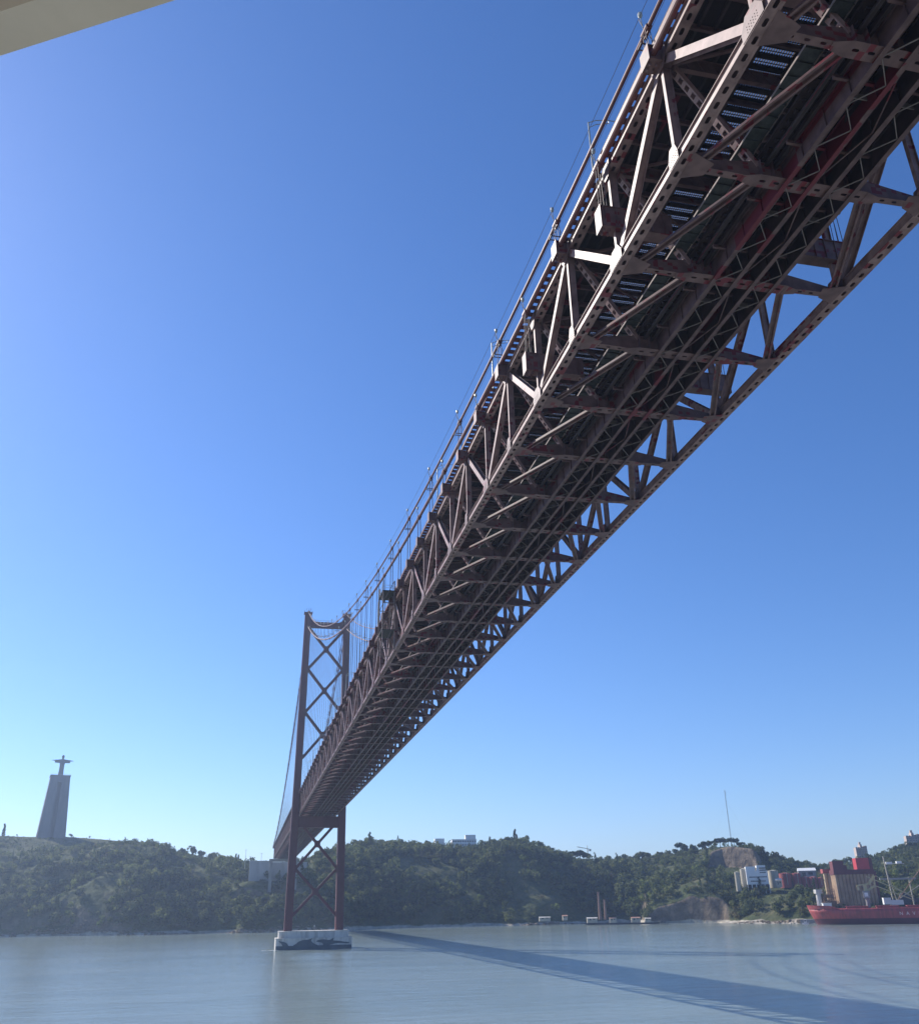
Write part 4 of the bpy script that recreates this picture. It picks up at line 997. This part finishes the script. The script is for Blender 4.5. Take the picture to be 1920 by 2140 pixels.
b = MB(); b.bar((0, 0, -10), (0, 0, 21), .9, .9); b.bar((0, 0, 21), (0, 0, 25), .5, .5); b.obj('mast', M_CREAM, t)
b = MB(); b.bar((5, -1, 19.5), (-14.5, 3, 23.5), .6, .8); b.obj('jib', M_CREAM, t)
b = MB(); b.box(2.5, 5, -1.2, .8, 17.2, 19.2); b.obj('counterweight', M_CONC_G, t)
b = MB(); b.box(-.9, .9, -.9, .9, 17.4, 19.4); b.obj('cab', M_WHITE, t)

# ================================================================== GRAIN TERMINAL AND SHIP
p, th, W, k = face(1758.6, 1844, 1916, 985, 15); p[2] = 3.0
zz = lambda y: (1916-y)*k*1.12
t = thing('grain_silos', 'tall block of stained concrete grain silos with a dark red top house', 'silo', tuple(p), th)
n = 11; r = W/n/2; D = 5*2*r
for i in range(n):
    b = MB(); b.cyl(r+2*r*i, r*.9, -3, zz(1833), r*.985, 20); b.obj('silo', M_SILO, t, False)
for j in range(1, 5):
    b = MB(); b.cyl(r*.9, r*.9+2*r*j, -3, zz(1833), r*.985, 20); b.obj('silo', M_SILO, t, False)
b = MB(); b.box(r, W-r*.2, r, D, -3, zz(1833)-.01); b.obj('core', M_SILO, t)
b = MB(); b.box(-.4, W+.4, -.5, D+.4, zz(1833), zz(1824)); b.obj('cornice', M_SILOTOP, t)
b = MB(); b.box(-.2, W*.27, -.2, D*.7, zz(1824)+.005, zz(1807)); b.box(W*.27, W*.36, 2, D*.7, zz(1824)+.005, zz(1815)); b.obj('headhouse', M_SILOTOP, t)
b = MB(); b.box(W*.60, W*.92, .0, D*.7, zz(1824)+.005, zz(1802)); b.obj('red_penthouse', M_SILORED, t)  # brighter red stands in for sun on this face
b = MB(); b.box(W*.921, W*1.0, -.02, D*.7, zz(1824)+.005, zz(1802)); b.obj('penthouse_shaded_side', M_SILOTOP, t)  # dark side of the penthouse as its own box, shade put into its colour
b = MB(); b.box(W+.01, W*1.06, 1, D, -3, zz(1828)); b.obj('side_stair', M_SILOTOP, t)
# annex silos on the lit side, sunlight put into their lighter colours
p, th, W2_, k = face(1736, 1757, 1916, 1003, 15); p[2] = 3.0
t = thing('annex_silos', 'short row of pale sunlit silos on the left side of the grain block', 'silo', tuple(p), th)
zz2 = lambda y: (1916-y)*k*1.12
for i in range(3):
    b = MB(); b.cyl(1.7+i*3.7, 2, -3, zz2(1832), 1.75, 18); b.obj('silo', M_SILOL, t)
b = MB(); b.box(-.6, W2_+.4, -.3, 8, zz2(1832), zz2(1824)); b.obj('cornice', M_TANKRED, t)  # lighter red than the main cornice, standing in for sunlight
# ship unloader: rusty lattice tower with white cabin, in front of the silos
p = at(1742, 1915, 962); p[2] = 3
t = thing('ship_unloader', 'rusty lattice unloading tower with a white cabin beside the ship bow', 'unloader', tuple(p), th)
b = MB()
for x in (-7, 5):
    for y in (0, 8): b.bar((x, y, -3), (x+(1 if x < 0 else -1), y, 26), .5, .5)
for z in (6, 12, 18, 24):
    for y in (0, 8): b.bar((-6.8, y, z), (4.6, y, z), .35, .35); b.bar((-6.8, y, z-6), (4.6, y, z), .25, .25); b.bar((4.6, y, z-6), (-6.8, y, z), .25, .25)
    for x in (-6.6, 4.6): b.bar((x, 0, z), (x, 8, z), .35, .35); b.bar((x, 0, z-6), (x, 8, z), .25, .25)
b.bar((-3, 4, 24), (-6, 4, 42), .4, .4); b.bar((2, 4, 24), (-5.5, 4, 42), .3, .3)
b.obj('lattice_tower', M_RUST, t)
b = MB(); b.box(-6, 5, .5, 7.5, 12.2, 15.5); b.box(-4.5, 3, 1, 7, 18.3, 21); b.obj('machine_room', M_RUST, t)
b = MB(); b.box(-9, -1.5, -5, 0, -1, 13.5); b.box(-9.4, -1.1, -5.4, .2, 13.5, 13.9); b.obj('white_cabin', M_WHITE, t)
for z in (4, 9.5):
    b = MB(); b.box(-8, -2.8, -5.06, -4.8, z, z+1.2); b.obj('window_row', M_GLASS, t)
p = at(1717, 1915, 965); p[2] = 3
o = MB(); o.cyl(0, 0, -3, 24, 2.6, 18, 2.3); o.box(-3.2, 3.2, -2, 2, 22, 25.5); o = o.obj('concrete_column', M_CONC, None, loc=tuple(p)); tag(o, 'thick pale concrete column behind the ship bow', 'column')
# quay
b = MB(); q0 = at(1672, 1925, 952); q1 = at(2060, 1925, 930); d = Vector((q1[0]-q0[0], q1[1]-q0[1], 0)); nrm_ = Vector((-d.y, d.x, 0)).normalized()
b.prism([(0, 0), (d.x, d.y), (d.x+nrm_.x*60, d.y+nrm_.y*60), (nrm_.x*60, nrm_.y*60)], 'z', -2, 3.4); o = b.obj('quay', M_CONC_G, None, loc=(q0[0], q0[1], 0)); tag(o, 'grey concrete quay behind the red cargo ship', 'quay')
def dome(px0, px1, y0, d, label):
    p, th, W, k = face(px0, px1, 1915, d, 5); p[2] = 3.2; H = (1915-y0)*k*1.1
    t = thing('storage_shed', label, 'storage shed', tuple(p), th)
    prof = [(0, 0), (W*.02, H*.45), (W*.12, H*.75), (W*.3, H*.95), (W*.5, H), (W*.7, H*.95), (W*.88, H*.75), (W*.98, H*.45), (W, 0)]
    b = MB(); b.prism(prof, 'y', 0, 40); b.obj('shell', M_COAL, t)
    b = MB(); b.box(W*.4, W*.6, -.15, .1, 0, H*.4); b.obj('door', M_GLASS, t)
dome(1848, 1875, 1868, 1000, 'dark round roofed storage shed right beside the grain silos'); dome(1885, 1918, 1866, 990, 'dark round roofed storage shed behind the harbour crane')
# harbour crane
p = at(1873, 1915, 960); p[2] = 3.4
t = thing('harbour_crane', 'pale harbour crane with a long raised jib behind the ship', 'crane', tuple(p), th)
b = MB()
for x in (-3, 3):
    for y in (-3, 3): b.bar((x*1.3, y*1.3, 0), (x*.6, y*.6, 10), .5, .5)
b.box(-2.6, 2.6, -2.6, 2.6, 10, 11); b.obj('portal', M_CREAM, t)
b = MB(); b.box(-9, -2.5, -2, 2, 11.4, 17); b.box(-2.5, 8, -2, 2, 11, 15); b.obj('machine_house', M_WHITE, t)
b = MB(); b.bar((0, 0, 11), (-1.5, 0, 52), .9, .9); b.bar((3, 0, 15), (-1, 0, 40), .5, .5); b.obj('mast', M_CREAM, t)
b = MB()
for y in (-.9, .9): b.bar((3, y, 14), (52, y*.4, 64), .35, .35)
for i in range(14): b.bar((3+i*3.5, (-.8 if i % 2 else .8), 14+i*3.57), (6.5+i*3.5, (.8 if i % 2 else -.8), 17.57+i*3.57), .2, .2)
b.obj('jib', M_RUST, t)
b = MB(); b.bar((2, 0, 14), (33, 0, 31), .6, .6); b.obj('strut', M_CREAM, t)
b = MB(); b.box(0, 5, -1.5, 1.5, 45, 47); b.box(9, 13.5, -1.5, 1.5, 45.5, 47.5); b.bar((-1.5, 0, 45.5), (16, 0, 45.5), .3, .3); b.obj('counterweight_cab', M_WHITE, t)
t = thing('conveyor_gallery', 'thin horizontal conveyor gallery on a pale post right of the harbour crane', 'conveyor', tuple(at(1915, 1915, 975)*np.array([1, 1, 0])+np.array([0, 0, 3.4])), th)
b = MB(); b.box(-26, 6, -.8, .8, 32, 33.6); b.obj('gallery', M_CONC_G, t); b = MB(); b.bar((0, 0, -1), (0, 0, 34), .9, .9); b.obj('post', M_CREAM, t)

# the ship
p0 = at(1692, 1931, 905); p1 = at(1900, 1931, 905); th = math.atan2(p1[1]-p0[1], p1[0]-p0[0])+R_(1.5)
ks = (1900-1692)/math.hypot(*(p1-p0)[:2])
ship = thing('cargo_ship', 'long red bulk cargo ship moored bow left at the grain quay', 'ship', (p0[0], p0[1], 0), th)
Ls, Bm = 195., 15.
def hull_mesh(name, M, zs, inset=0., closed_top=False):
    b = MB(); st_ = [0, 1, 2.5, 4.5, 7, 10, 14, 19, 25, 32, 60, 100, 150, 180, 190, 195]
    n = len(zs); V_ = []
    for s in (-1, 1):
        for x in st_:
            for z in zs:
                rake = 6.0*(1-min(max(z, 0), 15)/15)**1.3
                u = max(0., min(1., (x-0)/(26+6*(1-z/15)))); half = Bm*(1-(1-u)**2.4)**.62 if u > 0 else .15
                half = max(.15, half*(.80+.20*min(1, z/9)) if x < 40 else half)
                if x > 170: half *= 1-.25*((x-170)/25)**2
                V_.append((x+rake*max(0, 1-x/30), s*(half-inset), z))
    m_ = len(st_)*n; F_ = []
    for s in range(2):
        for i in range(len(st_)-1):
            for j in range(n-1):
                a = s*m_+i*n+j; F_.append((a, a+n, a+n+1, a+1) if s == 0 else (a, a+1, a+n+1, a+n))
    for j in range(n-1):
        F_.append((j, j+1, m_+j+1, m_+j)); e = (len(st_)-1)*n; F_.append((e+j, m_+e+j, m_+e+j+1, e+j+1))
    if closed_top:
        for i in range(len(st_)-1): F_.append((i*n+n-1, (i+1)*n+n-1, m_+(i+1)*n+n-1, m_+i*n+n-1))
    b.add(V_, F_); return b.obj(name, M, ship, True)
hull_mesh('lower_hull', M_BOOT, [-1.5, 0, 2, 4.6]); hull_mesh('hull', M_SHIP, [4.6, 7, 9.5, 12.4], closed_top=True)
b = MB(); b.prism([(3.0, 12.4), (26, 12.4), (24, 14.4), (12, 14.9), (.4, 15.4)], 'y', -.1, .1)
V_ = []
xs_ = [.2, 1, 2.5, 4.5, 7, 10, 14, 19, 25]
hw_ = lambda x: max(.2, Bm*(1-(1-min(1, x/26))**2.4)**.62)
bw = MB()
for s in (-1, 1):
    for i in range(len(xs_)-1):
        x0, x1 = xs_[i], xs_[i+1]; z0_, z1_ = 15.4-x0*.045, 15.4-x1*.045
        if x1 > 24: z1_ = 12.5
        bw.add([(x0+.3, s*hw_(x0), 12.38), (x1+.3, s*hw_(x1), 12.38), (x1-.2, s*(hw_(x1)+.15), z1_), (x0-.5, s*(hw_(x0)+.15), z0_),
                (x0+.5, s*(hw_(x0)-.3), 12.38), (x1+.5, s*(hw_(x1)-.3), 12.38), (x1+.1, s*(hw_(x1)-.15), z1_), (x0, s*(hw_(x0)-.15), z0_)],
               [(0, 1, 2, 3), (4, 7, 6, 5), (3, 2, 6, 7), (0, 4, 5, 1), (0, 3, 7, 4), (1, 5, 6, 2)])
bw.obj('bulwark', M_SHIP, ship)
b = MB(); b.tube([(9, 0, 12.4), (9, 0, 19.5)], [.45, .3], 8); b.bar((9, -2, 18.6), (9, 2, 18.6), .25, .25); b.tube([(9, 0, 19.5), (9, 0, 21.5)], .12, 5); b.obj('foremast', M_WHITE, ship)
b = MB(); b.cyl(19.5, -12.9, 9.2, 11.6, .9, 10); b.v = [(x, -13.6+(y+12.9)*.05, z) for x, y, z in b.v]; b.obj('bow_emblem', M_WHITE, ship)
for i in range(6):
    x = 32+i*24
    b = MB(); b.box(x, x+17, -9, 9, 12.4, 13.6); b.box(x-.4, x+17.4, -9.4, 9.4, 13.6, 14.2); b.obj('hatch_cover', M_SHIP, ship)
b = MB(); b.box(60, 100, -14.6, -14.2, 12.4, 13.3); b.box(27, 150, -14.7, -14.55, 13.1, 13.2)
for i in range(60): b.box(27+i*2, 27.08+i*2, -14.68, -14.6, 12.4, 13.1)
b.obj('deck_rail', M_SHIP, ship)
for x in (50, 122):
    t = MB(); t.cyl(x, 0, 12.4, 20, 1.7, 16); t.box(x-2.6, x+2.6, -2.2, 2.2, 20, 26); t.obj('crane_house', M_CONC_G, ship)
    t.off = (0, 0, 0)
    t = MB(); t.box(x-1.7, x+1.1, -2.26, -2.2, 21.5, 24.6); t.obj('crane_sign', M_WHITE, ship)
    t = MB(); t.bar((x-6.5, 0, 30.5), (x+3, 0, 31.5), 2.4, 1.1); t.bar((x-6.2, 0, 30.3), (x-5.5, 0, 26.5), 2.0, .8)
    for y in (-1, 1):
        t.bar((x+2.5, y, 37.5), (x+37, y*.7, 21), .45, .6); t.bar((x+10, y, 38), (x+38, y*.7, 18.5), .4, .5); t.bar((x+8, y, 30), (x+38, y*.7, 17.5), .5, .7)
    t.bar((x+3, 0, 31), (x+9, 0, 38), 2.2, .5); t.bar((x, 0, 25.9), (x, 0, 31), 2.6, 2.4); t.bar((x+1, 0, 26), (x+8, 0, 30), 1.6, .8); t.bar((x+9, -1, 38), (x+8, -1, 30), .5, .5); t.bar((x+9, 1, 38), (x+8, 1, 30), .5, .5)
    t.obj('crane_boom', M_YELLOW, ship)
    t = MB(); t.tube([(x+38.2, 0, 18.2), (x+39, 0, 14)], .35, 6); t.box(x+36.5, x+40.5, -1.5, 1.5, 16.5, 19.5); t.obj('crane_grab', M_COAL, ship)
fc = bpy.data.curves.new('hull_lettering', 'FONT'); fc.body = 'NAVIOS'; fc.size = 3.6; fc.extrude = .04; fc.space_character = 2.35; fc.materials.append(mat('pale_lettering', (.85, .62, .60), .7))
tmp = bpy.data.objects.new('hull_lettering', fc); COL.objects.link(tmp); bpy.context.view_layer.update()
me = bpy.data.meshes.new_from_object(tmp.evaluated_get(bpy.context.evaluated_depsgraph_get())); bpy.data.objects.remove(tmp)
o = link('hull_lettering', me, ship); o.rotation_euler = (R_(90), 0, 0); o.location = (72, -Bm-.06, 6.9)
b = MB(); b.box(150, 185, -12, 12, 12.4, 30); b.box(156, 172, -15, 15, 30, 33); b.obj('superstructure', M_WHITE, ship)
# mooring boat by the bow
p = at(1683, 1930, 930); p[2] = 0
t = thing('mooring_boat', 'small white boat moored just left of the ship bow', 'boat', tuple(p), th)
b = MB(); b.prism([(-3.4, .9), (-2.6, -.3), (2.4, -.3), (3, 1.1)], 'y', -1.1, 1.1); b.obj('hull', M_WHITE, t)
b = MB(); b.box(-1.2, 1.2, -.9, .9, 1.0, 3.6); b.obj('cabin', M_WHITE, t); b = MB(); b.box(-.9, .9, -.94, -.9, 2.2, 3.1); b.obj('window', M_GLASS, t)

# ================================================================== DECK HEAD OF THE VIEWER'S OWN SHIP
zt = CAM[2]+2.4
e0 = atz(0*S, 110*S, zt); e1 = atz(345*S, 0, zt); g0 = atz(0, 22*S, zt)
ev = (e1-e0); ev /= np.linalg.norm(ev); nv = np.array([-ev[1], ev[0], 0])
if nv @ (CAM-e0) < 0: nv = -nv
inset = float((g0-e0) @ nv)
deck = thing('ship_deck_overhang', 'pale beige deck overhang of the viewing ship close overhead', 'ship deck', (e0[0], e0[1], zt), math.atan2(ev[1], ev[0]))
sg = 1 if (np.array([-ev[1], ev[0], 0]) @ nv) > 0 else -1
b = MB(); y0_, y1_ = sorted((0, sg*inset)); b.box(-6, 5, y0_, y1_, 0, .35); b.obj('edge_beam', M_CANOPY, deck)
b = MB(); y0_, y1_ = sorted((sg*(inset+.002), sg*4.)); b.box(-6, 5, y0_, y1_, .14, .35); b.obj('deck_head', M_CANOPY, deck)

# ================================================================== HAZE
b = MB(); b.box(-2600, 3100, -1600, 4100, -4, 232)
M = bpy.data.materials.new('haze'); M.use_nodes = True; n = M.node_tree; n.nodes.remove(n.nodes['Principled BSDF'])
pv = n.nodes.new('ShaderNodeVolumePrincipled'); pv.inputs['Color'].default_value = (.55, .72, 1, 1); pv.inputs['Density'].default_value = .00014; pv.inputs['Anisotropy'].default_value = .5
n.links.new(pv.outputs[0], n.nodes['Material Output'].inputs['Volume'])
o = b.obj('haze', M); o['kind'] = 'stuff'; o['label'] = 'thin pale morning haze over the river'
